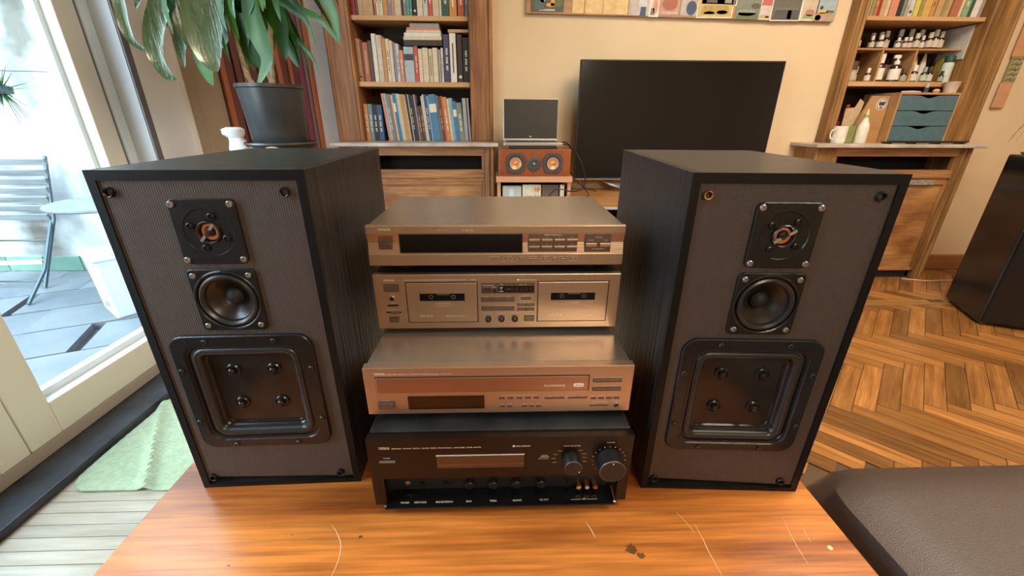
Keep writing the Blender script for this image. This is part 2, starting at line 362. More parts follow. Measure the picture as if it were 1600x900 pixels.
# ---- left floor planks and right herringbone
def planks():
    x0, x1 = -1.40, 0.35
    y = 0.24; me = None
    while y < 2.9:
        o = MB().box(0, x1-x0, 0, 0.0365, -0.005, 0).build('floor_plank', M['plank'], FLOOR, loc=(x0, y, 0)) if me is None else None
        if o: me = o.data
        else:
            o = bpy.data.objects.new('floor_plank', me); COL.objects.link(o); o.location = (x0, y, 0); o.parent = FLOOR
        y += 0.0385
planks()
def clip(poly, ax, lim, keep_less):
    out = []
    for i in range(len(poly)):
        a = poly[i]; b = poly[(i+1) % len(poly)]
        ina = (a[ax] <= lim) == keep_less; inb = (b[ax] <= lim) == keep_less
        if ina: out.append(a)
        if ina != inb:
            t = (lim-a[ax])/(b[ax]-a[ax]); out.append((a[0]+(b[0]-a[0])*t, a[1]+(b[1]-a[1])*t))
    return out
def herringbone():
    W, n = 0.070, 6; L = n*W; g = 0.0012
    c = math.cos(-PI/4); s = math.sin(-PI/4)
    ox, oy = 1.985, 1.275
    shared = {}
    def piece(u, v, horiz):
        lu, lv = (L, W) if horiz else (W, L)
        cx, cy = u+lu/2, v+lv/2
        X = ox+cx*c-cy*s; Y = oy+cx*s+cy*c
        ang = -PI/4 if horiz else PI/4
        ca, sa = math.cos(ang), math.sin(ang)
        loc = [(-L/2+g, -W/2+g), (L/2-g, -W/2+g), (L/2-g, W/2-g), (-L/2+g, W/2-g)]
        wp = [(X+a*ca-b*sa, Y+a*sa+b*ca) for a, b in loc]
        for reg in ((0.36, 3.95, 0.45, 2.262), (2.15, 3.95, 2.345, 2.90)):
            p = wp
            for ax, lim, kl in ((0, reg[0], False), (0, reg[1], True), (1, reg[2], False), (1, reg[3], True)):
                p = clip(p, ax, lim, kl)
                if not p: break
            if len(p) < 3: continue
            # region the photo can see
            if X < 0.60+0.0 or (X < 1.0 and Y > 2.3): 
                pass
            if Y < 0.62 and X < 3.2: continue
            if Y < 0.9 and X < 1.2: continue
            q = [((x-X)*ca+(y-Y)*sa, -(x-X)*sa+(y-Y)*ca) for x, y in p]
            A = 0.5*abs(sum(q[i][0]*q[(i+1) % len(q)][1]-q[(i+1) % len(q)][0]*q[i][1] for i in range(len(q))))
            if A < 0.0006: continue
            full = A > 0.98*(L-2*g)*(W-2*g)
            key = 'full' if full else None
            if key in shared:
                o = bpy.data.objects.new('parquet_block', shared[key]); COL.objects.link(o)
                o.location = (X, Y, 0); o.rotation_euler = (0, 0, ang); o.parent = FLOOR
            else:
                k = len(q); b = MB().add([(x, y, -0.005) for x, y in q]+[(x, y, 0) for x, y in q], [tuple(range(k, 2*k))]+[(i, (i+1) % k, k+(i+1) % k, k+i) for i in range(k)])
                o = b.build('parquet_block', M['parquet'], FLOOR, loc=(X, Y, 0), rot=(0, 0, ang))
                if full: shared[key] = o.data
    for m in range(-12, 13):
        for b in range(-60, 61):
            u = (b+2*n*m)*W; v = b*W
            X = ox+u*c-v*s; Y = oy+u*s+v*c
            if -0.3 < X < 4.6 and 0 < Y < 3.6: piece(u, v, True)
            cc = b; u = cc*W; v = (cc-2*n+1+2*n*m)*W
            X = ox+u*c-v*s; Y = oy+u*s+v*c
            if -0.3 < X < 4.6 and 0 < Y < 3.6: piece(u, v, False)
    for x0, x1 in ((0.36, 1.55), (1.552, 2.75), (2.752, 3.95)):
        box('floor_border_board', x0, x1, 2.265, 2.302, -0.005, 0.0, M['pborder'], FLOOR)
        box('floor_border_board', x0+.1, x1, 2.305, 2.342, -0.005, 0.0, M['pborder'], FLOOR)
herringbone()

# ================================================================== GLASS DOOR + COURTYARD
def glass_door(name, y0, y1):
    X = -1.53
    d = thing(name, (X, y0, 0.06), 'cream painted glass door leaf', 'door'); del d['category']; d['kind'] = 'structure'
    H = 2.24; w = y1-y0
    MB().box(-.03, .03, 0, 0.10, 0.02, H).build('stile', M['cream'], d, bevel=0.004)
    MB().box(-.03, .03, w-0.085, w, 0.02, H).build('stile', M['cream'], d, bevel=0.004)
    MB().box(-.03, .03, 0.10, w-0.085, 0.02, 0.14).build('bottom_rail', M['cream'], d, bevel=0.004)
    MB().box(-.03, .03, 0.10, w-0.085, H-0.1, H).build('top_rail', M['cream'], d, bevel=0.004)
    b = MB().box(-.045, -.012, 0.10, w-0.085, 0.14, 0.165).box(-.045, -.012, 0.10, 0.118, 0.165, H-.1).box(-.045, -.012, w-0.103, w-0.085, 0.165, H-.1)
    b.build('glazing_bead', M['bead'], d)
    MB().box(-.026, -.022, 0.118, w-0.103, 0.165, H-.1).build('pane', M['pane'], d)
glass_door('door_1', 1.05, 1.765)
glass_door('door_2', 0.33, 1.047)
glass_door('door_3', -0.39, 0.327)
d3 = MB().box(-1.58, -1.505, 1.768, 1.777, 0.03, 2.35).box(-1.55, -1.45, -1.0, -0.393, 0.03, 2.35).box(-1.55, -1.45, -0.393, 1.768, 2.303, 2.35)
struct(d3.build('door_frame_left', M['dstrip']))
struct(box('trim_6', -1.58, -1.497, 1.7775, 1.8195, 0.03, 2.35, M['bead'], bevel=0.003))
struct(box('trim_7', -1.575, -1.505, -0.393, 1.768, 0.030, 0.078, M['grey_rail'], bevel=0.004))
struct(box('door_sill', -1.60, -1.372, -1.0, 1.97, -0.004, 0.029, M['sill'], bevel=0.004))

def courtyard():
    g = struct(box('patio_ground', -6.0, -1.62, -3.0, 3.3, -0.14, -0.045, M['grout']))
    W, Hh = 0.52, 0.34; ang = math.radians(24); ca, sa = math.cos(ang), math.sin(ang)
    for r in range(-14, 15):
        for k in range(-10, 11):
            u = (k+0.5*(r % 2)+random.uniform(-.1, .1))*W; v = r*Hh
            X = -3.0+u*ca-v*sa; Y = 1.8+u*sa+v*ca
            if not (-4.6 < X < -1.3 and 0.3 < Y < 3.2): continue
            gp = 0.006; q = [(gp, gp), (W-gp, gp), (W-gp, Hh-gp), (gp, Hh-gp)]
            q = [(a+random.uniform(-.004, .004), b+random.uniform(-.004, .004)) for a, b in q]
            p = [(X+a*ca-b*sa, Y+a*sa+b*ca) for a, b in q]
            for ax, lim, kl in ((0, -1.625, True), (1, 2.985, True)):
                if p: p = clip(p, ax, lim, kl)
            if len(p) < 3: continue
            n = len(p); zt = random.uniform(-0.004, 0.002)
            MB().add([(x-X, y-Y, -0.05) for x, y in p]+[(x-X, y-Y, zt) for x, y in p], [tuple(range(n, 2*n))]+[(i, (i+1) % n, n+(i+1) % n, n+i) for i in range(n)]).build('stone_slab', M['patio'], g, loc=(X, Y, 0))
    w = struct(box('wall_courtyard', -6.0, -1.62, 3.0, 3.2, -0.1, 3.9, M['plaster']))
    struct(box('wall_bounce_left', -6.2, -6.0, -3.0, 3.2, -0.1, 2.6, M['plaster']))  # unseen wall, added to bounce light in the courtyard
    struct(box('trim_8', -6.0, -1.62, 2.90, 3.0, 1.80, 1.92, M['grout'], bevel=0.02))
    x = -5.0; me = None
    while x < -1.75:
        o = MB().box(0, 0.262, -0.012, 0.001, 0, 0.112).build('green_tile', M['gtile'], w, loc=(x, 3.0, 0.0), bevel=0.002) if me is None else None
        if o: me = o.data
        else:
            o = bpy.data.objects.new('green_tile', me); COL.objects.link(o); o.location = (x, 3.0, 0); o.parent = w
            b = o.modifiers.new('bevel', 'BEVEL'); b.width = .002
        x += 0.268
    # folding slatted chair
    c = thing('folding_chair', (-3.22, 2.86, 0), 'weathered grey slatted folding chair with dark steel legs on the patio', 'chair')
    for i in range(7):
        t = i/6; z = 0.795-0.0+(-0.335)*t - (0.012 if i else 0); yy = 0.05-0.10*t
        MB().box(-0.22, 0.22-0.004*i, -0.009, 0.009, -0.0215, 0.0215).build('slat', M['chairw'], c, loc=(0, yy, z), rot=(0.28, 0, 0), bevel=0.003)
    for sx in (-1, 1):
        MB().tube([(sx*.20, .075, .83), (sx*.205, -.04, .43), (sx*.19-.03, -.23, 0.01)], .011).build('leg', M['chairm'], c)
        MB().tube([(sx*.185, -.03, .44), (sx*.19+.10, -.30, .16), (sx*.19+.14, -.50, .01)], .010).build('leg', M['chairm'], c)
    MB().tube([(-.2, -.10, .30), (.2, -.10, .30)], .006).build('cross_bar', M['chairm'], c)
    MB().tube([(-.22, -.215, .05), (.16, -.215, .05)], .006).build('cross_bar', M['chairm'], c)
    MB().box(-0.2, 0.2, -0.012, 0.012, -0.012, 0.012).build('foot_rail', cmat((.42, .36, .26)), c, loc=(-.05, -.18, .17), rot=(0, 0, .1))
    # round table
    t = thing('round_table', (-2.42, 2.66, 0.0), 'small round grey patio table by the white wall', 'table')
    MB().lathe([(.0, .565), (.31, .565), (.325, .575), (.325, .585), (.31, .59), (.0, .59)], n=40).build('tabletop', M['chairw'], t)
    MB().cyl((0, 0, 0), (0, 0, .565), .02).build('pole', M['chairm'], t)
    for k in range(3):
        a = k*2*PI/3+.4
        MB().tube([(0, 0, .1), (.12*math.cos(a), .12*math.sin(a), .07), (.22*math.cos(a), .22*math.sin(a), .01)], .012).build('foot', M['chairm'], t)
    # white container
    b = thing('storage_box', (-2.39, 2.31, 0), 'white plastic box with small blue marks standing on the patio', 'box', math.radians(-37.3))
    MB().add([(0, 0, 0), (.25, 0, 0), (.25, .5, 0), (0, .5, 0), (-.01, -.01, .35), (.26, -.01, .35), (.26, .51, .35), (-.01, .51, .35)],
             [(0, 1, 2, 3), (0, 4, 5, 1), (1, 5, 6, 2), (2, 6, 7, 3), (3, 7, 4, 0)]).build('body', M['whitep'], b, bevel=0.012)
    MB().box(-.02, .27, -.02, .52, .345, .37).build('lid', M['whitep'], b, bevel=0.006)
    mk = MB(); text_mesh(mk, 'B', .14, .15, .03, .03, y=-.0125); mk.box(.17, .21, -.0125, -.011, .07, .11)
    mk.build('blue_marks', M['bluep'], b)
    # spiky plant on the wall
    p = thing('spiky_plant', (-3.06, 2.88, 1.22), 'dark spiky dried plant hanging on the white courtyard wall', 'plant')
    sp = MB(); rr = random.Random(3)
    for i in range(90):
        d = Vector((rr.uniform(-1, 1), -abs(rr.uniform(0, 1)), rr.uniform(-1.1, .9))).normalized()*rr.uniform(.10, .22)
        if d.y < -.16: d.y = -.16
        sp.cyl((0, 0, 0), d, .004, .001, n=4, caps=False)
    so = sp.build('spines', M['leafd'], p); so['kind'] = 'stuff'
    MB().lathe([(.0, -.03), (.05, -.02), (.055, .02), (.0, .04)]).build('core', M['chairm'], p)
    tag(MB().tube([(-3.3, 2.96, 1.335), (-2.9, 2.95, 1.33), (-2.55, 2.96, 1.325)], .003, n=6).build('wall_wire', M['chairm']), 'thin wire running along the white courtyard wall', 'wire')
courtyard()

# green cloth mat on the floor under the sill
def green_mat():
    x0, x1, y0, y1 = -1.36, -0.72, 0.965, 1.62; r = 0.07; n = 46
    b = MB(); vs = []; fs = []
    for j in range(n+1):
        for i in range(n+1):
            u, v = i/n, j/n; x = x0+(x1-x0)*u; y = y0+(y1-y0)*v
            for cx, cy, sx, sy in ((x0+r, y0+r, -1, -1), (x0+r, y1-r, -1, 1)):
                dx, dy = x-cx, y-cy
                if dx*sx > 0 and dy*sy > 0:
                    d = math.hypot(dx, dy)
                    m_ = max(abs(dx), abs(dy))
                    if d > 0: x = cx+dx*m_/d; y = cy+dy*m_/d
            w1 = math.exp(-((((x+1.22)*0.9+(y-1.15)*0.55))/0.016)**2)*0.016 * (1 if y < 1.4 else .4)
            w2 = math.exp(-(((x+1.05)*0.55-(y-1.06)*0.9)/0.010)**2)*0.010*max(0, min(1, (x+1.20)*8))
            z = 0.008+w1+w2+0.0025*math.sin(y*210)*0.6+0.002*math.sin(x*19+y*13)
            vs.append((x, y, z))
    for j in range(n):
        for i in range(n):
            a = j*(n+1)+i; fs.append((a, a+1, a+n+2, a+n+1))
    b.add(vs, fs, True)
    o = b.build('floor_mat', M['mat_g']); s = o.modifiers.new('solid', 'SOLIDIFY'); s.thickness = 0.006
    tag(o, 'pale green quilted cotton mat lying wrinkled on the pale floor by the door', 'mat')
green_mat()

# ================================================================== TABLE
TZ = 0.446
def coffee_table():
    t = thing('coffee_table', (0, 0, 0), 'orange brown varnished wooden coffee table carrying the hi-fi', 'table')
    box('tabletop', -0.613, 0.567, 0.18, 1.03, TZ-0.035, TZ, M['table'], t, bevel=0.003)
    for x in (-.56, .51):
        for y in (.23, .98): box('leg', x-.03, x+.03, y-.03, y+.03, 0.0, TZ-.035, M['table'], t, bevel=.004)
    for y in (.225, .965): box('apron', -.53, .48, y, y+.02, TZ-.11, TZ-.035, M['table'], t)
    for x in (-.57, .505): box('apron', x, x+.02, .26, .95, TZ-.11, TZ-.035, M['table'], t)
    def scr(pts, w=.0007):
        b = MB(); P = smooth_path([(x, y, 0) for x, y in pts], 5); n = len(P)
        for i in range(n-1):
            a, c = P[i], P[i+1]; d = (c-a).normalized(); q = Vector((-d.y, d.x, 0))
            w0 = w*(.3+.7*math.sin(PI*(i+.5)/n)); b.add([a-q*w0+Vector((0, 0, TZ+.00025)), c-q*w0+Vector((0, 0, TZ+.00025)), c+q*w0+Vector((0, 0, TZ+.00025)), a+q*w0+Vector((0, 0, TZ+.00025))], [(0, 1, 2, 3)])
        b.build('scratch', M['scratch'], t)
    scr([(-.287, .491), (-.272, .475), (-.259, .455), (-.254, .43), (-.256, .40)])
    scr([(.303, .50), (.313, .478), (.318, .46)], .0005)
    scr([(.325, .475), (.327, .45), (.3265, .43), (.329, .392)], .0007)
    scr([(.482, .483), (.476, .455), (.472, .43), (.471, .405)], .0005)
    scr([(.505, .475), (.502, .455), (.50, .44)], .0004)
    scr([(.142, .486), (.148, .47), (.152, .457)], .0009)
    MB().lathe([(0, 0), (.004, .0), (.004, .0006), (0, .0007)], c=(.524, .430, TZ), n=14).build('wood_plug', M['scratch'], t)
    rk = random.Random(4)
    for x, y, r in ((.205, .437, .010), (.217, .425, .006), (-.232, .468, .0035), (-.345, .474, .0015), (-.418, .426, .002)):
        P = [(x+r*rk.uniform(.5, 1.5)*math.cos(2*PI*i/14), y+r*rk.uniform(.4, 1.1)*math.sin(2*PI*i/14), TZ+.0003) for i in range(14)]
        MB().add(P, [tuple(range(14))]).build('knot', M['tabledark'], t)
coffee_table()

# ================================================================== LOUDSPEAKERS
def rrect(w, h, r, cx, cz, y, n=10):
    """rounded rectangle ring in XZ"""
    pts = []
    for (sx, sz, a0) in ((1, 1, 0), (-1, 1, PI/2), (-1, -1, PI), (1, -1, 3*PI/2)):
        for k in range(n):
            a = a0+PI/2*k/(n-1)
            pts.append((cx+sx*(w/2-r)+r*math.cos(a), y, cz+sz*(h/2-r)+r*math.sin(a)))
    return pts
def circ(r, cx, cz, y, n=10):
    pts = []
    for q in range(4):
        for k in range(n):
            a = q*PI/2+PI/2*k/(n-1)
            if True: pts.append((cx+r*math.cos(a), y, cz+r*math.sin(a)))
    return pts
def screw(name, x, y, z, r, parent, m, cross=True, h=.003):
    MB().lathe([(r, 0.001), (r, -h*.6), (r*.75, -h), (r*.35, -h), (r*.3, -h*.5), (0.0001, -h*.5)], c=(x, y, z), axis='Y', n=14, cap0=False).build(name, m, parent)
def loudspeaker(loc, rot, label, peg_cols, phase):
    S = 0.9393
    W, H, D = 0.302*S, 0.604*S, 0.415
    t = thing('loudspeaker', loc, label, 'speaker', rot)
    fr, tp = 0.0125*S, 0.0145*S      # frame widths
    # cabinet walls
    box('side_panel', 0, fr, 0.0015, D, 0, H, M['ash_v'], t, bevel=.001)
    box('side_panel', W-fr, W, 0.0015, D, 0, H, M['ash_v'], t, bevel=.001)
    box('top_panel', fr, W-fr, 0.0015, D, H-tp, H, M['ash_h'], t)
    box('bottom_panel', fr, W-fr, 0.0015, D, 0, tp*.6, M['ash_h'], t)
    box('back_panel', fr, W-fr, D-.02, D-.004, tp*.6, H-tp, M['edge'], t)
    e = MB().box(0, fr, 0, .0016, 0, H).box(W-fr, W, 0, .0016, 0, H).box(fr, W-fr, 0, .0016, H-tp, H).box(fr, W-fr, 0, .0016, 0, tp*.6)
    e.build('front_edge', M['edge'], t)
    # baffle with three openings
    yb = .0028; x0, x1 = fr, W-fr; z0, z1 = tp*.6, H-tp
    cx = .1475*S
    holes = [(cx, .220*S, 'r', .180*S, .186*S, .024), (cx, .401*S, 'c', .0455*S, 0, 0), (cx, .5135*S, 'c', .022*S, 0, 0)]
    zs = [z0, .343*S, .459*S, z1]; b = MB()
    for k, (hx, hz, kind, a, bb, r) in enumerate(holes):
        inner = rrect(a, bb, r, hx, hz, yb) if kind == 'r' else circ(a, hx, hz, yb)
        outer = []
        for p in inner:
            dx, dz = p[0]-hx, p[2]-hz
            za, zb = zs[k], zs[k+1]
            s1 = ((x1-hx)/dx if dx > 1e-9 else (x0-hx)/dx if dx < -1e-9 else 1e9)
            s2 = ((zb-hz)/dz if dz > 1e-9 else (za-hz)/dz if dz < -1e-9 else 1e9)
            s_ = min(s1, s2); outer.append((hx+dx*s_, yb, hz+dz*s_))
        # fill the rectangle corners
        b.loft([outer, inner], smooth=False)
        for sx, sz in ((x0, zs[k]), (x0, zs[k+1]), (x1, zs[k]), (x1, zs[k+1])):
            ca = [p for p in outer if abs(p[0]-sx) < 1e-6]; cb = [p for p in outer if abs(p[2]-sz) < 1e-6]
            if ca and cb:
                pa = min(ca, key=lambda p: abs(p[2]-sz)); pb = min(cb, key=lambda p: abs(p[0]-sx))
                b.add([pa, pb, (sx, yb, sz)], [(0, 1, 2)])
    b.build('baffle', M['baffle'], t)
    # woofer
    wz = .220*S
    b = MB(); Wp, Hp = .234*S, .236*S
    b.loft([rrect(Wp, Hp, .024, cx, wz, yb+.001), rrect(Wp, Hp, .024, cx, wz, yb-.0045), rrect(Wp-.003, Hp-.003, .0235, cx, wz, yb-.006),
            rrect(.196*S, .202*S, .022, cx, wz, yb-.006), rrect(.193*S, .199*S, .022, cx, wz, yb-.0035), rrect(.186*S, .192*S, .022, cx, wz, yb-.0035), rrect(.180*S, .186*S, .022, cx, wz, yb+.004)])
    w = b.build('woofer_frame', M['plastic'], t)
    b = MB(); n = 8
    R = []
    for k in range(n+1):
        a = PI*k/n; off = (1-math.cos(a))/2*.0165*S; y = yb+.003-.0095*math.sin(a)+(.004*k/n)
        R.append(rrect(.180*S-2*off+.001, .186*S-2*off+.001, max(.004, .022-off*.8), cx, wz, y))
    b.loft(R); b.build('surround', M['rubber'], w)
    b = MB(); b.loft([rrect(.1485*S, .1545*S, .013, cx, wz, yb+.006), rrect(.1440*S, .1500*S, .012, cx, wz, yb+.0085), rrect(.1380*S, .1440*S, .010, cx, wz, yb+.0085), rrect(.1345*S, .1405*S, .010, cx, wz, yb+.0115), rrect(.004, .004, .001, cx, wz, yb+.0115)], cap1=True, smooth=False)
    b.build('diaphragm', M['diaph'], w)
    for dx in (-.035, .035):
        for dz in (-.035, .035):
            MB().lathe([(.012, 0), (.0115, -.003), (.0095, -.0045), (.0085, -.003), (.0065, -.003), (.0055, -.009), (.0035, -.011), (.0001, -.0115)], c=(cx+dx*S, yb+.0118, wz+.006+dz*S), axis='Y', n=20, cap0=False).build('dome_cap', M['diaph'], w)
    for dx, dz in ((-.056, .108), (.056, .108), (-.108, .052), (.108, .052), (-.108, -.056), (.108, -.056), (-.056, -.110), (.056, -.110)):
        screw('screw', cx+dx*S, yb-.006, wz+dz*S, .0042, w, M['dscrew'])
    # midrange
    mz = .401*S
    b = MB(); Wp, Hp = .104*S, .107*S; rc = .0455*S
    b.loft([rrect(Wp, Hp, .008, cx, mz, yb+.001), rrect(Wp, Hp, .008, cx, mz, yb-.003), rrect(Wp-.002, Hp-.002, .0075, cx, mz, yb-.004), circ(rc+.0055, cx, mz, yb-.004), circ(rc+.004, cx, mz, yb-.0052), circ(rc+.002, cx, mz, yb-.004), circ(rc, cx, mz, yb+.002)])
    md = b.build('midrange_frame', M['plastic'], t)
    MB().lathe([(rc, 0), (rc-.001, -.004), (rc-.004, -.0055), (rc-.0075, -.003), (rc-.009, .002)], c=(cx, yb, mz), axis='Y', n=40, cap0=False, cap1=False).build('surround', M['rubber'], md)
    MB().lathe([(rc-.009, .002), (rc-.018, .009), (.020, .016), (.0135, .020)], c=(cx, yb, mz), axis='Y', n=40, cap0=False, cap1=False).build('cone', M['cone'], md)
    MB().lathe([(.0145, .020), (.0135, .013), (.010, .009), (.005, .007), (.0001, .0065)], c=(cx, yb, mz), axis='Y', n=24, cap0=False).build('dust_cap', M['matte'], md)
    for dx in (-.042, .042):
        for dz in (-.0435, .0435): screw('screw', cx+dx*S, yb-.004, mz+dz*S, .0044, md, M['screw'])
    # tweeter
    z = .5135*S; b = MB(); Wp, Hp = .0965*S, .1*S
    b.loft([rrect(Wp, Hp, .009, cx, z, yb+.001), rrect(Wp, Hp, .009, cx, z, yb-.0035), rrect(Wp-.002, Hp-.002, .0085, cx, z, yb-.0045), circ(.0365*S, cx, z, yb-.0045), circ(.0355*S, cx, z, yb-.0032), circ(.017*S, cx, z, yb-.0026), circ(.0145*S, cx, z, yb+.003), circ(.001, cx, z, yb+.003)])
    tw = b.build('tweeter_plate', M['plastic'], t)
    MB().lathe([(.0172*S, 0.000), (.0172*S, -.0045), (.0160*S, -.0058), (.0146*S, -.0045), (.0140*S, 0.001)], c=(cx, yb-.001, z), axis='Y', n=32, cap0=False, cap1=False).build('bezel_ring', M['dscrew'], tw)
    MB().lathe([(.0138*S, .0), (.0125*S, -.0022), (.0085*S, -.0022), (.007*S, .0005)], c=(cx, yb+.002, z), axis='Y', n=32, cap0=False, cap1=False).build('copper_ring', M['copper'], tw)
    MB().lathe([(.007*S, .0), (.006*S, -.003), (.003*S, -.0045), (.0001, -.005)], c=(cx, yb+.0015, z), axis='Y', n=24, cap0=False).build('dome', M['matte'], tw)
    rm = Matrix.Translation((cx, yb-.0065, z)) @ Matrix.Rotation(-phase, 4, 'Y')
    MB().box(-.0175*S, -.006*S, -.0012, .0012, -.002, .002, rm).build('guard_bar', M['silver'], tw)
    MB().box(.006*S, .0175*S, -.0012, .0012, -.002, .002, rm).build('guard_bar', M['silver'], tw)
    MB().box(-.006*S, .006*S, -.0010, .0010, -.0015, .0015, rm).build('guard_hub', M['matte'], tw)
    for k in range(4):
        a = phase+.35+k*PI/2
        MB().lathe([(.0052, 0), (.005, -.0022), (.0036, -.0028), (.003, -.001), (.0001, -.001)], c=(cx+.0262*S*math.cos(a), yb-.0030, z+.0262*S*math.sin(a)), axis='Y', n=14, cap0=False).build('bolt', M['plastic'], tw)
    for dx in (-.0415, .0415):
        for dz in (-.0425, .0425): screw('screw', cx+dx*S, yb-.0045, z+dz*S, .0046, tw, M['screw'])
    # grille sockets
    for (px, pz), pc in zip(((.0255, .573), (.270, .5725), (.0235, .026), (.266, .026)), peg_cols):
        q = MB().lathe([(.0068, .0005), (.0068, -.004), (.0060, -.006), (.0046, -.005), (.0042, .002), (.0001, .003)], c=(px*S, yb, pz*S), axis='Y', n=20, cap0=False)
        o = q.build('grille_socket', M[pc], t)
        if pc == 'dscrew': pass
    return t
loudspeaker((-.549, .572, TZ), math.radians(1.5), 'black three-way loudspeaker with square woofer, standing left of the component stack', ('plastic', 'plastic', 'plastic', 'plastic'), math.radians(48))
loudspeaker((.257, .552, TZ), math.radians(-3.15), 'black three-way loudspeaker with square woofer, standing right of the component stack', ('gold', 'rubber', 'matte', 'plastic'), math.radians(33))

# ================================================================== HI-FI STACK
def pane(name, x0, x1, z0, z1, m, parent, y=0.0, t=.002, bevel=0.0):
    return box(name, x0, x1, y-t, y+.001, z0, z1, m, parent, bevel=bevel)
def feet(t, W, D, h):
    for x in (.05, W-.05):
        for y in (.05, D-.05): MB().lathe([(.018, 0), (.020, .002), (.020, h)], c=(x, y, -h), n=18).build('foot', M['matte'], t)

def tuner():
    t = thing('tuner', (-.2235, .669, .843), 'slim champagne tuner on top of the component stack', 'tuner')
    W, D, H = .435, .275, .0705
    prof = [(0.0015, 0), (0, .0012), (0, .0200), (.0008, .0206), (.0045, .0402), (.0045, .0412), (0.0, .0574), (0.0, .0692), (.0012, .0705), (.010, .0705), (.010, 0)]
    # front panel: profile extruded along X, with display window cut visually proud
    b = MB().loft([[(0, y, z) for y, z in prof], [(W, y, z) for y, z in prof]], True, True, smooth=False)
    b.build('front_panel', M['titan'], t, bevel=.0004)
    box('chassis', .003, W-.003, .0102, D, .001, H-.002, M['taupe'], t, bevel=.001)
    box('top_cover', .002, W-.002, .0105, D, H-.002, H-.0006, M['taupe'], t, bevel=.0008)
    feet(t, W, D, .016)
    f = box('display', .0548, .2605, -.0008, .004, .0242, .0556, M['disp'], t, bevel=.0006)
    MB().box(.0535, .2618, -.0002, .004, .0555, .0572).box(.0535, .2618, -.0002, .004, .0225, .0243).box(.0535, .0549, -.0002, .004, .0243, .0555).box(.2604, .2618, -.0002, .004, .0243, .0555).build('display_frame', M['titan_r'], t)
    b = box('power_switch', .0195, .0418, -.0005, .004, .0300, .0506, M['titan_r'], t)
    MB().box(.0202, .0411, -.003, .002, .0420, .0500).box(.0202, .0411, -.0045, .002, .0385, .0420).box(.0202, .0411, -.002, .002, .0306, .0385).build('rocker', M['titan_d'], b, bevel=.0006)
    p = box('preset_panel', .2712, .3545, -.0006, .004, .0245, .0560, M['titan_r'], t, bevel=.0004)
    for r, z in enumerate((.0440, .0318)):
        for k in range(4):
            x = .2722+k*.02135
            box('preset_button', x, x+.0183, -.0035, .0, z, z+.0036, M['titan'], p, bevel=.0005)
    p2 = box('tuning_panel', .3678, .4120, -.0006, .004, .0241, .0558, M['titan_r'], t, bevel=.0004)
    for x in (.3690, .3926): box('tuning_button', x, x+.0188, -.004, .0, .0338, .0400, M['titan'], p2, bevel=.0006)
    for x, w in ((.2103, .006), (.2253, .007), (.2408, .007), (.2560, .007), (.2712, .017), (.2978, .008), (.3135, .007), (.3280, .008), (.3440, .008)):
        box('small_button', x, x+w, -.0018, .0008, .0112, .0138, M['titan'], t, bevel=.0003)
        box('button_recess', x-.0007, x+w+.0007, -.0004, .0008, .0105, .0145, M['seam'], t)
    L = MB()
    text_mesh(L, 'YAMAHA', .0208, .0622, .0042, .021)
    text_mesh(L, 'NATURAL SOUND', .118, .0624, .0016, .018); text_mesh(L, 'TX-480 RDS', .1590, .0612, .0028, .020)
    text_mesh(L, 'PRESET STATIONS', .3127, .0532, .0018, .030, y=-.0009, align='C')
    for k in range(4):
        text_mesh(L, str(k+1), .281+k*.02135, .0494, .0018, y=-.0009, align='C'); text_mesh(L, str(k+5), .281+k*.02135, .0372, .0018, y=-.0009, align='C')
    text_mesh(L, 'TUNING', .390, .0492, .0018, .013, y=-.0009, align='C'); text_mesh(L, 'DOWN', .3775, .0440, .0016, .009, y=-.0009, align='C'); text_mesh(L, 'UP', .403, .0440, .0016, .005, y=-.0009, align='C')
    text_mesh(L, 'PTY SELECTOR', .390, .0288, .0018, .020, y=-.0009, align='C')
    for s_, x, w in (('DISPLAY FM MODE', .2135, .016), ('PTY SEEK', .2365, .013), ('EON', .2595, .006), ('A/B/C/D/E', .2797, .015), ('MEMORY', .3020, .011), ('EDIT', .3170, .006), ('TUNING MODE', .3325, .016), ('FM/AM', .3495, .011)):
        text_mesh(L, s_, x, .0157, .0014, w, align='C')
    for s_, x, w in (('MODE', .2288, .007), ('START', .2443, .007), ('AUTO/MAN\'L', .3020, .016), ('AUTO/MONO', .3485, .015)): text_mesh(L, s_, x, .0080, .0013, w, align='C')
    L.build('front_lettering', M['print_w'], t)['kind'] = 'stuff'
tuner()

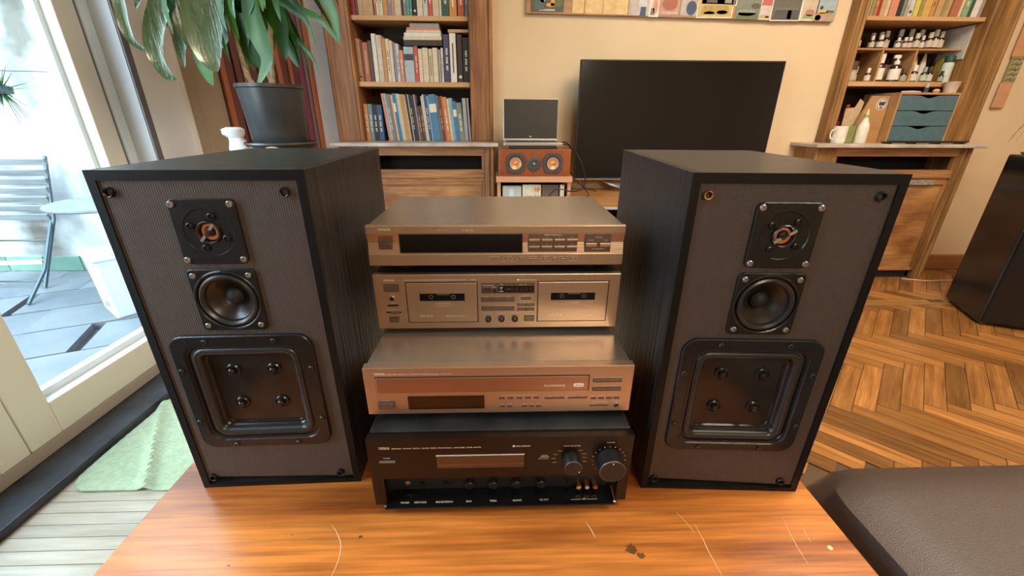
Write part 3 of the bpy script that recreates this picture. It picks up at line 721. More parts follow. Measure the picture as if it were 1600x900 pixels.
def cassette_deck():
    t = thing('cassette_deck', (-.2225, .668, .722), 'champagne double cassette deck under the tuner', 'cassette deck')
    W, D, H = .435, .285, .1055
    box('front_panel', 0, W, 0, .012, 0, H, M['titan'], t, bevel=.0012)
    box('chassis', .003, W-.003, .0122, D, .001, H-.006, M['taupe'], t)
    box('top_cover', .002, W-.002, .0125, D, H-.006, H-.0015, M['matte'], t, bevel=.001)
    feet(t, W, D, .0075)
    L = MB()
    for k, (x0, x1, z0, z1) in enumerate(((.0555, .1822, .0125, .0917), (.2880, .4153, .0125, .0922))):
        MB().box(x0, x1, -.0003, .001, z0, z1).build('door_gap', M['seam'], t)
        d = box('cassette_door', x0+.0016, x1-.0016, -.0018, .001, z0+.0016, z1-.0016, M['titan'], t, bevel=.0007)
        wx = x0+.0240
        box('door_window', wx, wx+.0792, -.0021, .0, z0+.0436, z0+.0577, M['disp'], d)
        for q in (.25, .75):
            MB().lathe([(.0042, 0), (.0042, -.0004), (.0025, -.0004)], c=(wx+.0792*q, -.0022, z0+.0515), axis='Y', n=12, cap0=False, cap1=False).build('reel_hub', M['titan_r'], d)
        box('window_notch', wx+.031, wx+.053, -.0023, .0, z0+.0550, z0+.0577, M['titan_r'], d)
        text_mesh(L, 'DECK '+'AB'[k], x0+.0225, z0+.0125, .0032, .0225, y=-.0021)
    text_mesh(L, 'RECORD/PLAYBACK', .1247, .0248, .0022, .034, y=-.0021); text_mesh(L, 'PLAYBACK', .3725, .0250, .0022, .017, y=-.0021)
    text_mesh(L, 'AUTO REVERSE', .1198, .0498, .0022, .024, y=-.0021, align='C'); text_mesh(L, 'AUTO TAPE SELECTOR', .1198, .0448, .0018, .028, y=-.0021, align='C')
    text_mesh(L, 'AUTO REVERSE', .3520, .0500, .0022, .024, y=-.0021, align='C')
    text_mesh(L, 'YAMAHA', .0188, .0935, .0040, .019); text_mesh(L, 'NATURAL SOUND STEREO DOUBLE CASSETTE DECK KX-W392', .0545, .0945, .0020, .108)
    text_mesh(L, 'NX', .171, .0943, .0026, .009)
    text_mesh(L, 'DOLBY B-C NR HX PRO', .2560, .0935, .0024, .028); L.box(.2520, .2550, -.0006, -.0004, .0932, .0962)
    def btn(n, x0, x1, z0, z1, m='titan_d', h=.004, par=t):
        box('button_recess', x0-.0007, x1+.0007, -.0004, .001, z0-.0007, z1+.0009, M['seam'], par)
        return box(n, x0, x1, -h, .001, z0, z1, M[m], par, bevel=.0006)
    btn('power_button', .0185, .0436, .0747, .0865); btn('eject_button', .0220, .0388, .0148, .0232); btn('eject_button', .2657, .2827, .0148, .0240)
    MB().lathe([(.0048, .0), (.0048, -.002), (.0036, -.0025), (.003, .0), (.0001, .001)], c=(.0307, 0, .0607), axis='Y', n=18, cap0=False).build('headphone_jack', M['screw'], t)
    MB().lathe([(.0031, 0), (.0031, -.0005)], c=(.0307, 0, .0607), axis='Y', n=14, cap0=False).build('jack_hole', M['disp'], t)
    box('slot', .0207, .0405, -.0006, .001, .0458, .0484, M['disp'], t)
    s = box('slot', .0178, .0442, -.0006, .001, .0324, .0347, M['disp'], t); box('slider', .0260, .0400, -.003, 0, .0315, .0352, M['titan_d'], s, bevel=.0005)
    text_mesh(L, 'PHONES', .0307, .0670, .0016, .010, align='C'); text_mesh(L, 'TIMER', .0307, .0515, .0014, .008, align='C'); text_mesh(L, 'REC OFF PLAY', .0307, .0380, .0014, .018, align='C')
    # middle control field
    p = box('meter_panel', .1882, .2827, -.0005, .001, .0690, .0895, M['titan_r'], t)
    box('meter_display', .2190, .2817, -.0012, 0, .0715, .0832, M['disp'], p)
    box('tape_counter', .1908, .2056, -.0016, 0, .0722, .0786, M['disp'], p)
    MB().lathe([(.0034, 0), (.003, -.004), (.0001, -.0045)], c=(.2122, 0, .0748), axis='Y', n=14, cap0=False).build('reset_button', M['matte'], p)
    me = MB()
    for k in range(3): me.box(.1922+k*.0047, .1950+k*.0047, -.0019, -.0015, .0733, .0775)
    me.build('counter_digits', M['titan_r'], p)
    me = MB(); text_mesh(me, '00', .2235, .0767, .0026, y=-.0014, align='C'); text_mesh(me, '-20 -10', .2325, .0766, .0022, .006, y=-.0014); me.box(.2203, .2275, -.0014, -.0012, .0730, .0738); me.box(.2210, .2265, -.0014, -.0012, .0806, .0812)
    me.build('meter_lettering', M['print_w'], p)
    gm = MB()
    for k in range(6): gm.box(.2300+k*.0086, .2370+k*.0086, -.0014, -.0012, .0735, .0815)
    gm.build('meter_segments', mat('meter_dark', (.03, .018, .014), .3), p)
    text_mesh(L, 'TAPE COUNTER', .1912, .0838, .0018, .0185, y=-.0007); text_mesh(L, 'RESET', .2078, .0808, .0014, .007, y=-.0007); text_mesh(L, 'DECK', .2245, .0850, .0016, .006, y=-.0007, align='C'); text_mesh(L, 'REC  dB', .2560, .0850, .0016, .012, y=-.0007)
    for z0, z1 in ((.0537, .0600), (.0360, .0425)):
        x = .1882
        for w in (.0188, .0215, .0170):
            btn('transport_button', x, x+w, z0, z1, h=.0025); x += w+.0004
    for s_, x, z in (('REW', .1976, .0615), ('PLAY', .2180, .0615), ('F.F', .2375, .0615)): text_mesh(L, s_, x, z, .0016, .006, align='C')
    text_mesh(L, 'STOP', .2185, .0440, .0018, .008, align='C'); text_mesh(L, 'REC/PAUSE MUTE', .2375, .0440, .0018, .020, align='C')
    for x, s_ in ((.1998, 'DOLBY NR'), (.2240, 'BALANCE'), (.2482, 'REC LEVEL')):
        q = MB().lathe([(.0056, .0), (.0054, -.006), (.0048, -.007), (.0001, -.007)], c=(x, 0, .0195), axis='Y', n=22, cap0=False).build('knob', M['knob'], t)
        box('knob_pointer', x-.0006, x+.0006, -.0078, -.006, .0195, .0245, M['titan'], q)
        text_mesh(L, s_, x, .0292, .0017, .014, align='C')
        for a in range(9):
            an = math.radians(-45+a*33.75); L.box(x-.0003+.0080*math.cos(an), x+.0003+.0080*math.cos(an), -.0006, -.0004, .0195-.0003+.0080*math.sin(an), .0195+.0003+.0080*math.sin(an))
    btn('mode_button', .2598, .2757, .0572, .0606, h=.002)
    for x in (.2530, .2682):
        for z in (.0445, .0356): btn('mode_button', x, x+.0142, z, z+.0036, h=.002)
    text_mesh(L, 'DECK B', .2675, .0660, .0014, .008, align='C'); text_mesh(L, 'REVERSE MODE', .2675, .0628, .0016, .018, align='C'); text_mesh(L, 'DUBBING', .2675, .0530, .0016, .018, align='C')
    text_mesh(L, 'NORMAL  HIGH', .2675, .0492, .0013, .020, align='C'); text_mesh(L, 'SYNC', .2610, .0325, .0013, .006, align='C'); text_mesh(L, 'START', .2755, .0325, .0013, .007, align='C'); text_mesh(L, 'EJECT', .2740, .0262, .0016, .009, align='C')
    L.build('front_lettering', M['print_w'], t)['kind'] = 'stuff'
cassette_deck()

def cd_player():
    t = thing('cd_player', (-.220, .554, .621), 'champagne compact disc changer with wide tray on the black amplifier', 'cd player')
    W, D, H = .435, .40, .0915
    b = MB(); prof = [(.0025, 0), (0, .0025), (0, H-.0005), (.0006, H), (.014, H+.001), (.014, 0)]
    b.loft([[(0, y, z) for y, z in prof], [(W, y, z) for y, z in prof]], True, True, smooth=False).build('front_panel', M['titan'], t, bevel=.0006)
    box('chassis', .004, W-.004, .0142, D, .001, H-.003, M['taupe'], t)
    box('top_cover', .0035, W-.0035, .0145, D, H-.003, H+.0005, M['taupe'], t, bevel=.0012)
    feet(t, W, D, .0125)
    MB().box(.0180, .3638, -.0003, .001, .0448, .0750).build('tray_gap', M['seam'], t)
    tr = box('disc_tray', .0192, .3622, -.0025, .001, .0460, .0738, M['titan_tray'], t, bevel=.0010)
    box('display', .0668, .1920, -.0012, .001, .0114, .0370, M['disp_b'], t, bevel=.0004)
    def btn(n, x0, x1, z0, z1, h=.002, m='titan_d'):
        box('button_recess', x0-.0006, x1+.0006, -.0004, .001, z0-.0006, z1+.0006, M['seam'], t)
        box(n, x0, x1, -h, .001, z0, z1, M[m], t, bevel=.0005)
    btn('power_button', .0186, .0440, .0158, .0265, h=.005, m='titan_r')
    btn('long_button', .3700, .4163, .0618, .0662, h=.0035, m='titan_r'); btn('long_button', .3700, .4163, .0450, .0492, h=.0035, m='titan_r')
    for k in range(5): btn('disc_button', .2170+k*.0143, .2250+k*.0143, .0300, .0318)
    for x0, x1 in ((.2923, .3082), (.3086, .3239), (.3310, .3463), (.3467, .3620)): btn('skip_button', x0, x1, .0290, .0308)
    for x0, x1 in ((.3690, .3770), (.3815, .3900), (.3950, .4035), (.4070, .4160)): btn('mode_button', x0, x1, .0272, .0292)
    for x0, x1 in ((.2180, .2255), (.2300, .2375), (.2545, .2620), (.2665, .2740), (.2785, .2860)): btn('program_button', x0, x1, .0135, .0155)
    btn('level_slider', .3682, .3993, .0128, .0142)
    MB().lathe([(.0048, 0), (.0048, -.0015), (.0038, -.002), (.003, 0), (.0001, .0005)], c=(.4124, 0, .0139), axis='Y', n=18, cap0=False).build('headphone_jack', M['screw'], t)
    MB().lathe([(.0031, 0), (.0031, -.0005)], c=(.4124, 0, .0139), axis='Y', n=14, cap0=False).build('jack_hole', M['disp'], t)
    L = MB()
    text_mesh(L, 'YAMAHA', .0172, .0788, .0048, .0180); text_mesh(L, 'NATURAL SOUND', .0385, .0790, .0024, .032); text_mesh(L, 'COMPACT DISC PLAYER', .0745, .0790, .0024, .0455); text_mesh(L, 'CDC-635', .1235, .0790, .0026, .0190)
    text_mesh(L, 'PLAYXCHANGE', .2900, .0542, .0044, .0340, y=-.0028)
    L.add([(.346+.0085*math.copysign(abs(math.cos(a_*PI/10))**.5, math.cos(a_*PI/10)), -.0029, .0571+.0038*math.copysign(abs(math.sin(a_*PI/10))**.5, math.sin(a_*PI/10))) for a_ in range(20)], [tuple(range(20))])
    text_mesh(L, 'POWER', .0312, .0288, .0018, .012, align='C')
    text_mesh(L, 'PLAYXCHANGE', .3720, .0687, .0020, .0190); text_mesh(L, 'OPEN/CLOSE', .3950, .0687, .0020, .0205)
    text_mesh(L, '5-PLAY', .3700, .0520, .0018, .012); text_mesh(L, 'EXTENDED', .3838, .0520, .0018, .014); text_mesh(L, 'X-RANDOM', .3995, .0520, .0018, .014)
    text_mesh(L, 'DISC', .2497, .0362, .0016, .007, align='C'); L.box(.2210, .2450, -.0006, -.0004, .0368, .0371); L.box(.2545, .2785, -.0006, -.0004, .0368, .0371)
    for k in range(5): text_mesh(L, str(k+1), .2210+k*.0143, .0332, .0017, align='C')
    for s_, x, w in (('SKIP', .300, .007), ('MENU', .312, .007), ('SEARCH', .3345, .018), ('SKIP', .355, .007), ('REPEAT', .3730, .010), ('RANDOM', .3860, .012)): text_mesh(L, s_, x, .0325, .0017, w, align='C')
    text_mesh(L, 'SYNC EDIT', .4050, .0340, .0017, .016, align='C')
    for s_, x in (('PROG', .2217), ('DELETE', .2337), ('TIME', .2582), ('CLEAR', .2702), ('PEAK', .2822)): text_mesh(L, s_, x, .0175, .0020, .0085, align='C')
    text_mesh(L, 'OUTPUT LEVEL', .3835, .0205, .0017, .020, align='C'); text_mesh(L, 'DOWN', .3725, .0168, .0015, .008, align='C'); text_mesh(L, 'UP', .3960, .0168, .0015, .004, align='C'); text_mesh(L, 'PHONES', .4124, .0210, .0017, .012, align='C')
    q_ = MB(); text_mesh(q_, 'disc', .346, .0550, .0040, .0125, y=-.0031, align='C'); q_.build('disc_logo', M['titan_tray'], t)
    L.build('front_lettering', M['print_w'], t)['kind'] = 'stuff'
cd_player()

def amplifier():
    t = thing('amplifier', (-.2175, .515, .461), 'black amplifier with two round knobs and open front flap, lowest in the stack', 'amplifier')
    W, D, H = .4335, .40, .1440
    b = MB(); b.box(0, .0195, 0, .014, 0, H).box(.416, W, 0, .014, 0, H).box(.0195, .416, 0, .014, .0595, H)
    b.build('front_panel', M['ampblk'], t)
    box('recess_back', .0195, .416, .0300, .0320, 0.0, .0595, M['matte'], t)
    box('recess_top', .0195, .416, .014, .030, .0595, .0610, M['matte'], t)
    box('chassis', .004, W-.004, .0325, D, .001, H-.001, M['amplid'], t)
    box('chassis_side', .004, .0190, .0142, .0322, .001, H-.001, M['amplid'], t); box('chassis_side', .4165, W-.004, .0142, .0322, .001, H-.001, M['amplid'], t)
    box('top_cover', .0030, W-.003, .0145, D, H-.001, H+.0032, M['amplid'], t, bevel=.0012)
    feet(t, W, D, .0145)
    fl = box('front_flap', .0172, .4135, -.0095, .0290, -.0010, .0022, M['gloss'], t, bevel=.0006)
    for x in (.0185, .4122): MB().cyl((x-.0015, -.006, .004), (x+.0015, -.006, .004), .0022).build('hinge_pin', M['silver'], fl)
    d = box('display', .111, .2540, -.0008, .001, .0815, .1080, M['disp_amp'], t)
    box('display_line', .1115, .2535, -.0012, -.0006, .0885, .0892, mat('amber_line', (.22, .10, .05), .3), d)
    box('display_top', .1100, .2550, -.0014, .001, .1080, .1092, M['print_g'], t)
    box('power_button', .0180, .0436, -.0035, .001, .0975, .1010, M['screw'], t, bevel=.0006)
    for nm, x, z, r, h in (('volume_knob', .3955, .0934, .0220, .026), ('selector_knob', .3325, .0965, .0145, .021)):
        q = MB().lathe([(r*1.02, .0005), (r, -.002), (r*.97, -h+.0012), (r*.93, -h), (.0001, -h)], c=(x, 0, z), axis='Y', n=48, cap0=False).build(nm, M['knob'], t)
        MB().lathe([(r*.972, -h+.0014), (r*.955, -h-.0002), (r*.925, -h-.0003)], c=(x, 0, z), axis='Y', n=48, cap0=False, cap1=False).build('bright_rim', mat('knob_rim', (.30, .29, .29), .25, metal=.8), q)
        MB().lathe([(.0011, -h), (.0011, -h-.0005), (.0001, -h-.0006)], c=((x, 0, z+r*.72) if r > .02 else (x+r*.7, 0, z-r*.55)), axis='Y', n=8, cap0=False).build('index_dot', M['print_w'], q)
    L = MB()
    text_mesh(L, 'YAMAHA', .0190, .1232, .0056, .0178)
    xs = .0402
    for s_, w in (('NATURAL', .0158), ('SOUND', .0130), ('DIGITAL', .0120), ('SOUND', .0120), ('FIELD', .0095), ('PROCESSING', .0225), ('AMPLIFIER', .0190), ('DSP-A970', .0230)):
        text_mesh(L, s_, xs, .1238, .0024, w); xs += w+.0024
    text_mesh(L, 'DOLBY SURROUND', .2400, .1245, .0030, .0240); L.box(.2355, .2385, -.0006, -.0004, .1243, .1278)
    text_mesh(L, 'POWER', .0300, .1040, .0022, .0110, align='C')
    text_mesh(L, 'VOLUME', .3955, .1290, .0022, .0130, align='C'); text_mesh(L, 'INPUT SELECTOR', .3325, .1235, .0021, .0280, align='C')
    text_mesh(L, 'DOLBY', .2885, .1040, .0022, .0100, align='C'); text_mesh(L, 'SURROUND', .2885, .1010, .0022, .0150, align='C'); text_mesh(L, 'PRO LOGIC', .2865, .0975, .0016, .0170, align='C')
    for k in range(15):
        a = math.radians(-40+k*(260/14)); L.lathe([(.0007, -.0003), (.0007, -.0007), (.0001, -.0008)], c=(.3955+.0275*math.cos(a), 0, .0934+.0275*math.sin(a)), axis='Y', n=6, cap0=False)
    for s_, x, z in (('PHONO', .3130, .1135), ('CD', .3060, .1060), ('TUNER', .3030, .0975), ('TAPE', .3045, .0890), ('LD/TV', .3475, .1140), ('VCR 1', .3535, .1065), ('VCR 2', .3545, .0985), ('AUX', .3550, .0900)):
        text_mesh(L, s_, x, z, .0014, .0072, align='C')
    for s_, x, w in (('PHONES', .0497, .0140), ('INPUT LEVEL', .0765, .0210), ('BASS EXTENSION', .1175, .0290), ('BASS', .1600, .0090), ('TREBLE', .2020, .0120), ('BALANCE', .2440, .0150), ('REC OUT', .2910, .0150), ('AUX', .3610, .0065)):
        mt = Matrix.Translation((0, -.0005, .0024)) @ Matrix.Rotation(-PI/2, 4, 'X')
        # lettering lies flat on the open flap
        text_mesh(L, s_, x, 0, .0034, w, y=0, align='C', mtx=mt)
    L.box(.338, .356, .0002, .0006, .0022, .0025); L.box(.366, .384, .0002, .0006, .0022, .0025)
    L.build('front_lettering', M['print_w'], t)['kind'] = 'stuff'
    R = MB()
    for s_, x, w in (('PHONES', .0502, .013), ('INPUT LEVEL', .0765, .020), ('BASS EXTENSION', .118, .028), ('REC OUT', .2869, .014), ('S VIDEO', .334, .012), ('VIDEO', .3575, .01), ('L  AUDIO  R', .378, .018)): text_mesh(R, s_, x, .0285, .0016, w, y=.0293, align='C')
    R.build('recess_lettering', M['print_g'], t)['kind'] = 'stuff'
    MB().lathe([(.0052, 0), (.0052, -.002), (.0036, -.0024), (.003, 0), (.0001, .0003)], c=(.0502, .0298, .0174), axis='Y', n=18, cap0=False).build('headphone_jack', M['screw'], t)
    for x, r in ((.0765, .004), (.118, .004)): box('small_switch', x-.004, x+.004, .026, .030, .016, .019, M['plastic'], t)
    for x, r in ((.1605, .0085), (.202, .0085), (.2435, .0085), (.287, .0085)):
        MB().lathe([(r, 0), (r*.95, -.010), (r*.8, -.011), (.0001, -.011)], c=(x, .0295, .0175), axis='Y', n=26, cap0=False).build('recess_knob', M['knob'], t)
    MB().lathe([(.0062, 0), (.0062, -.003), (.0045, -.003), (.0045, .0)], c=(.334, .0297, .0150), axis='Y', n=20, cap0=False, cap1=False).build('s_video_socket', M['dscrew'], t)
    for x, pc in ((.3535, 'yplug'), (.3685, 'wplug'), (.3832, 'rplug')):
        q = MB().lathe([(.0052, .0), (.0052, -.0150), (.0036, -.0150), (.0036, -.010)], c=(x, .0297, .0135), axis='Y', n=22, cap0=False, cap1=False).build('phono_socket', M['gold'], t)
        MB().lathe([(.0037, -.0140), (.0014, -.0142), (.0014, -.010)], c=(x, .0297, .0135), axis='Y', n=16, cap0=False, cap1=True).build('insert', M[pc], q)
amplifier()

# ================================================================== OTTOMAN
def ottoman():
    t = thing('ottoman', (0.60, -0.30, 0), 'brown upholstered sofa seat beside the coffee table', 'sofa')
    w, d, h = 1.9, .965, .425
    b = MB(); n = 40; m = 30; vs = []; fs = []
    # rounded slab: superellipsoid-like top
    for j in range(m+1):
        for i in range(n+1):
            u = i/n; v = j/m; x = u*w; y = v*d
            ex = min(u*w, (1-u)*w); ey = min(v*d, (1-v)*d); e = .12
            fx = 1-max(0, (e-ex)/e)**2.2; fy = 1-max(0, (e-ey)/e)**2.2
            z = h-.10+.10*math.sqrt(max(0, fx))*math.sqrt(max(0, fy))+.010*math.sin(PI*u)*math.sin(PI*v)
            # rounded corners in plan
            r = .13
            for cx, cy, sx, sy in ((r, r, -1, -1), (w-r, r, 1, -1), (r, d-r, -1, 1), (w-r, d-r, 1, 1)):
                dx, dy = x-cx, y-cy
                if dx*sx > 0 and dy*sy > 0:
                    q = math.hypot(dx, dy); mm = max(abs(dx), abs(dy))
                    if q > 0: x = cx+dx*mm/q; y = cy+dy*mm/q
            vs.append((x, y, z))
    for j in range(m):
        for i in range(n):
            a = j*(n+1)+i; fs.append((a, a+1, a+n+2, a+n+1))
    b.add(vs, fs, True)
    b.build('seat_cushion', M['fabric'], t)
    MB().loft([[(p[0], p[2], z) for p in rrect(w-.008, d-.008, .13, w/2, d/2, 0)] for z in (.06, h-.098)], True, True).build('base', M['fabric'], t)
    for x in (.1, w-.1):
        for y in (.1, d-.1): MB().cyl((x, y, 0), (x, y, .07), .02, .025).build('leg', M['matte'], t)
ottoman()

# ================================================================== BOOKCASES
def bookcase(name, label, xo0, xi0, xi1, xo1, zshelves, wm, slab, cab, extra):
    t = thing(name, ((xo0+xo1)/2, 2.9, 0), label, 'bookcase'); ox = (xo0+xo1)/2; oy = 2.9
    def B(n, x0, x1, y0, y1, z0, z1, m, par=t, bevel=.003):
        return box(n, x0-ox, x1-ox, y0-oy, y1-oy, z0, z1, m, par, bevel=bevel)
    yf = 2.85
    for a, b in ((xo0, xi0), (xi1, xo1)):
        w = b-a
        p = B('pillar', a, b, yf+.012, 2.93, .932, 2.4, wm)
        p.location.z += 0
        for x, rr in ((a+.012, .012), (b-.012, .012), (a+w*.30, .004), (a+w*.70, .004)):      # beaded mouldings
            MB().cyl((x-ox, yf+.014-oy, .934), (x-ox, yf+.014-oy, 2.4), rr, n=12).build('bead', wm, p)
    # inner sides + shelves
    for a in (xi0-.012, xi1): B('inner_side', a, a+.012, 2.93, 3.14, .932, 2.34, wm)
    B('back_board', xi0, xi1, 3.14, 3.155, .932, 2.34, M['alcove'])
    for z0, z1 in zshelves: B('shelf', xi0+.001, xi1-.001, 2.885, 3.139, z0, z1, M['shelf'], bevel=.002)
    B('marble_slab', slab[0], slab[1], 2.67, 3.13, .909, .931, M['marble'], bevel=.004)
    # lower cabinet
    c0, c1, o0, o1 = cab; yc = 2.72
    B('stile', c0, o0-.02, yc, yc+.03, .0, .908, wm); B('stile', o1+.02, c1, yc, yc+.03, .0, .908, wm)
    B('top_rail', o0-.019, o1+.019, yc+.002, yc+.03, .853, .908, M['wood_h'])
    B('middle_rail', o0-.019, o1+.019, yc+.002, yc+.03, .715, .768, M['wood_h'])
    B('opening_end', o0-.019, o0, yc+.002, yc+.03, .7685, .8525, wm); B('opening_end', o1, o1+.019, yc+.002, yc+.03, .7685, .8525, wm)
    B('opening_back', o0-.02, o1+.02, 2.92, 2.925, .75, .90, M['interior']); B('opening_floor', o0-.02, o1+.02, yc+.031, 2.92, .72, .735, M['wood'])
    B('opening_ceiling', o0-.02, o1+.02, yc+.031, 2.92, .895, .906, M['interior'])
    B('lower_panel', o0-.019, o1+.019, yc+.014, yc+.03, .06, .714, M['panelwood'])
    for z in (.69, .08): B('panel_moulding', o0+.0, o1-.0, yc+.002, yc+.016, z-.018, z+.004, M['wood_h'])
    for x in (o0-.019, o1-.006): B('panel_moulding', x, x+.025, yc+.002, yc+.016, .063, .694, wm)
    for x in (c0, c1-.018):
        MB().cyl((x+.009-ox, yc+.002-oy, .0), (x+.009-ox, yc+.002-oy, .908), .013, n=12).build('bead', wm, t)
    for x in (o0-.045, o1+.045):
        MB().cyl((x-ox, yc-oy, .0), (x-ox, yc-oy, .908), .009, n=12).build('bead', wm, t)
    B('cabinet_side', c0+.002, c0+.016, yc+.031, 2.929, 0, .908, wm); B('cabinet_side', c1-.016, c1-.002, yc+.031, 2.929, 0, .908, wm)
    B('plinth', o0, o1, yc+.03, yc+.04, 0, .058, M['interior'])
    if extra: extra(B, ox, oy)
    return t
LS = [(1.253, 1.281), (1.609, 1.634), (1.99, 2.015)]
bookcase('bookcase', 'oak alcove bookcase packed with books, left of the television', -1.04, -.879, -.182, -.04, LS, M['wood'], (-1.04, -.008), (-1.0, -.035, -.80, -.115), None)
def rextra(B, ox, oy):
    B('latch_plate', 2.70, 2.90, 2.712, 2.721, .672, .703, mat('pitted_grey_metal', (.42, .42, .41), .5, metal=.5, var=.3, scale=60, bump=.5, bscale=80))
RS = [(1.274, 1.302), (1.637, 1.660), (1.99, 2.015)]
bookcase('bookcase', 'yellowish oak alcove bookcase with bottles and blue drawers, right of the television', 2.165, 2.232, 3.005, 3.185, RS, M['wood_y'], (2.0, 3.12), (2.04, 3.075, 2.195, 2.985), rextra)

# ---- books
BOOKN = [0]
def book(cx, w, z0, h, d, col, desc, label, group, yfront=2.905, lean=0.0, deco=None, lying=False, name='book', rough=.55):
    """one book: cover/spine block with a pale page block; the origin is at its foot"""
    m = cmat(col, rough)
    o = bpy.data.objects.new(name, None); COL.objects.link(o); o.location = (cx, yfront, z0); o.rotation_euler = (0, lean, 0); o.empty_display_size = .03
    tag(o, label, 'book', group)
    b = MB(); c = min(.002, w*.2)
    b.box(-w/2, w/2, 0, c*1.4, 0, h).box(-w/2, -w/2+c, c*1.4, d, 0, h).box(w/2-c, w/2, c*1.4, d, 0, h)
    b.build('cover', m, o)
    MB().box(-w/2+c, w/2-c, c*1.4, d-.003, .003, h-.003).build('pages', PAGES, o)
    if deco and w > .010:
        dm, kind = deco
        q = MB(); ww = w*.30
        if kind == 'title':
            z = h*.26; ww = w*.17
            for k in range(13):
                if k % 5 != 3: q.box(-ww*(1 if k % 3 else .7), ww, -.0004, .0001, z+k*h*.036, z+k*h*.036+h*.024)
        elif kind == 'band': q.box(-w*.47, w*.47, -.0004, .0001, h*.62, h*.80)
        elif kind == 'dot': q.lathe([(.0001, -.0005), (w*.32, -.0004), (w*.32, .0)], c=(0, 0, h*.12), axis='Y', n=12)
        elif kind == 'line': q.box(-w*.1, w*.1, -.0004, .0001, h*.2, h*.8)
        q.build('spine_title', dm, o)
    return o
PAGES = mat('page_block', (.66, .58, .44), .8, var=.1, scale=60)
W_ = cmat((.75, .70, .60)); G_ = cmat((.62, .45, .18)); K_ = cmat((.05, .05, .06))
C = dict(dred=(.26, .03, .02), brown=(.12, .06, .035), tan=(.50, .32, .16), orange=(.56, .26, .09), cream=(.68, .58, .42), beige=(.60, .50, .36), bred=(.42, .15, .08), bluegrey=(.25, .25, .30),
         salmon=(.60, .25, .16), ggrey=(.22, .25, .21), green=(.08, .36, .22), black=(.025, .023, .025), lgrey=(.58, .56, .56), red=(.55, .10, .06), dgreen=(.04, .10, .08), teal=(.14, .27, .29), white=(.75, .71, .64),
         navy=(.07, .06, .13), pblue=(.42, .48, .52), blue=(.07, .20, .36), lblue=(.25, .45, .58), purple=(.30, .26, .36), dbrown=(.05, .035, .03), yellow=(.62, .52, .10), gold=(.60, .38, .10), grey=(.35, .32, .30), olive=(.30, .26, .10), dblue=(.04, .09, .18), lgreen=(.25, .40, .22))
NM = dict(dred='dark red', brown='dark brown', tan='tan', orange='orange tan', cream='cream', beige='beige', bred='brick red', bluegrey='blue grey', salmon='salmon pink', ggrey='grey green', green='bright green', black='black', lgrey='light grey', red='red',
          dgreen='dark green', teal='teal', white='white', navy='dark navy', pblue='pale blue', blue='deep blue', lblue='sky blue', purple='lilac grey', dbrown='blackish brown', yellow='yellow', gold='golden yellow', grey='mid grey', olive='olive', dblue='midnight blue', lgreen='leaf green')
ORD = ['first', 'second', 'third', 'fourth', 'fifth', 'sixth', 'seventh', 'eighth', 'ninth', 'tenth', 'eleventh', 'twelfth', 'thirteenth', 'fourteenth', 'fifteenth', 'sixteenth', 'seventeenth', 'eighteenth', 'nineteenth', 'twentieth',
       'twenty-first', 'twenty-second', 'twenty-third', 'twenty-fourth', 'twenty-fifth', 'twenty-sixth', 'twenty-seventh', 'twenty-eighth', 'twenty-ninth', 'thirtieth', 'thirty-first', 'thirty-second', 'thirty-third', 'thirty-fourth', 'thirty-fifth', 'thirty-sixth', 'thirty-seventh', 'thirty-eighth', 'thirty-ninth', 'fortieth']
def row(items, px0, px1, X0, X1, z0, where, group, d=.17, yfront=2.9, gap=.0006, word='book'):
    k = 0
    for it in items:
        a, b, h, col = it[:4]; deco = it[4] if len(it) > 4 else None; lean = it[5] if len(it) > 5 else 0
        x0 = X0+(X1-X0)*(a-px0)/(px1-px0); x1 = X0+(X1-X0)*(b-px0)/(px1-px0)
        dc = None
        if deco: dc = ({'w': W_, 'g': G_, 'k': K_}[deco[0]], {'t': 'title', 'b': 'band', 'd': 'dot', 'l': 'line'}[deco[1]])
        w = x1-x0-gap*2
        zz = z0+.0006+abs(math.sin(lean))*w*.5
        size = 'thick ' if w > .035 else ('thin ' if w < .014 else '')
        book((x0+x1)/2, w, zz, h, d+random.uniform(-.01, .01), C[col], NM[col], '%s%s %s, %s from left, %s' % (size, NM[col], word, ORD[k], where), group, yfront+random.uniform(0, .012), lean, dc)
        k += 1
r1 = [(25, 85, .24, 'dred'), (86, 114, .25, 'brown'), (116, 180, .26, 'tan', 'gl'), (182, 308, .27, 'tan', 'gb'), (318, 345, .24, 'bred', 'wt'), (347, 384, .25, 'cream', 'kt'), (386, 430, .25, 'cream', 'kt'), (432, 490, .27, 'orange'),
      (492, 540, .24, 'bluegrey', 'gt'), (542, 580, .25, 'salmon'), (582, 663, .27, 'beige', 'gb'), (666, 690, .24, 'dbrown', 'gl'), (692, 728, .25, 'ggrey', 'wt'), (730, 770, .26, 'teal'), (771, 800, .26, 'green', 'wd'), (812, 858, .24, 'black', 'wd'), (866, 938, .25, 'cream', 'gt'),
      (942, 1002, .26, 'lgrey', 'kt'), (1006, 1058, .26, 'red', 'wt'), (1062, 1143, .25, 'beige'), (1146, 1176, .24, 'cream'), (1180, 1272, .25, 'dgreen', 'wt'), (1276, 1370, .24, 'orange', 'wl'), (1384, 1466, .23, 'red', 'wt'), (1474, 1512, .24, 'teal', 'wt')]
row(r1, 20, 1516, -.879, -.182, 1.634, 'top shelf of left bookcase', 'books on the left top shelf')
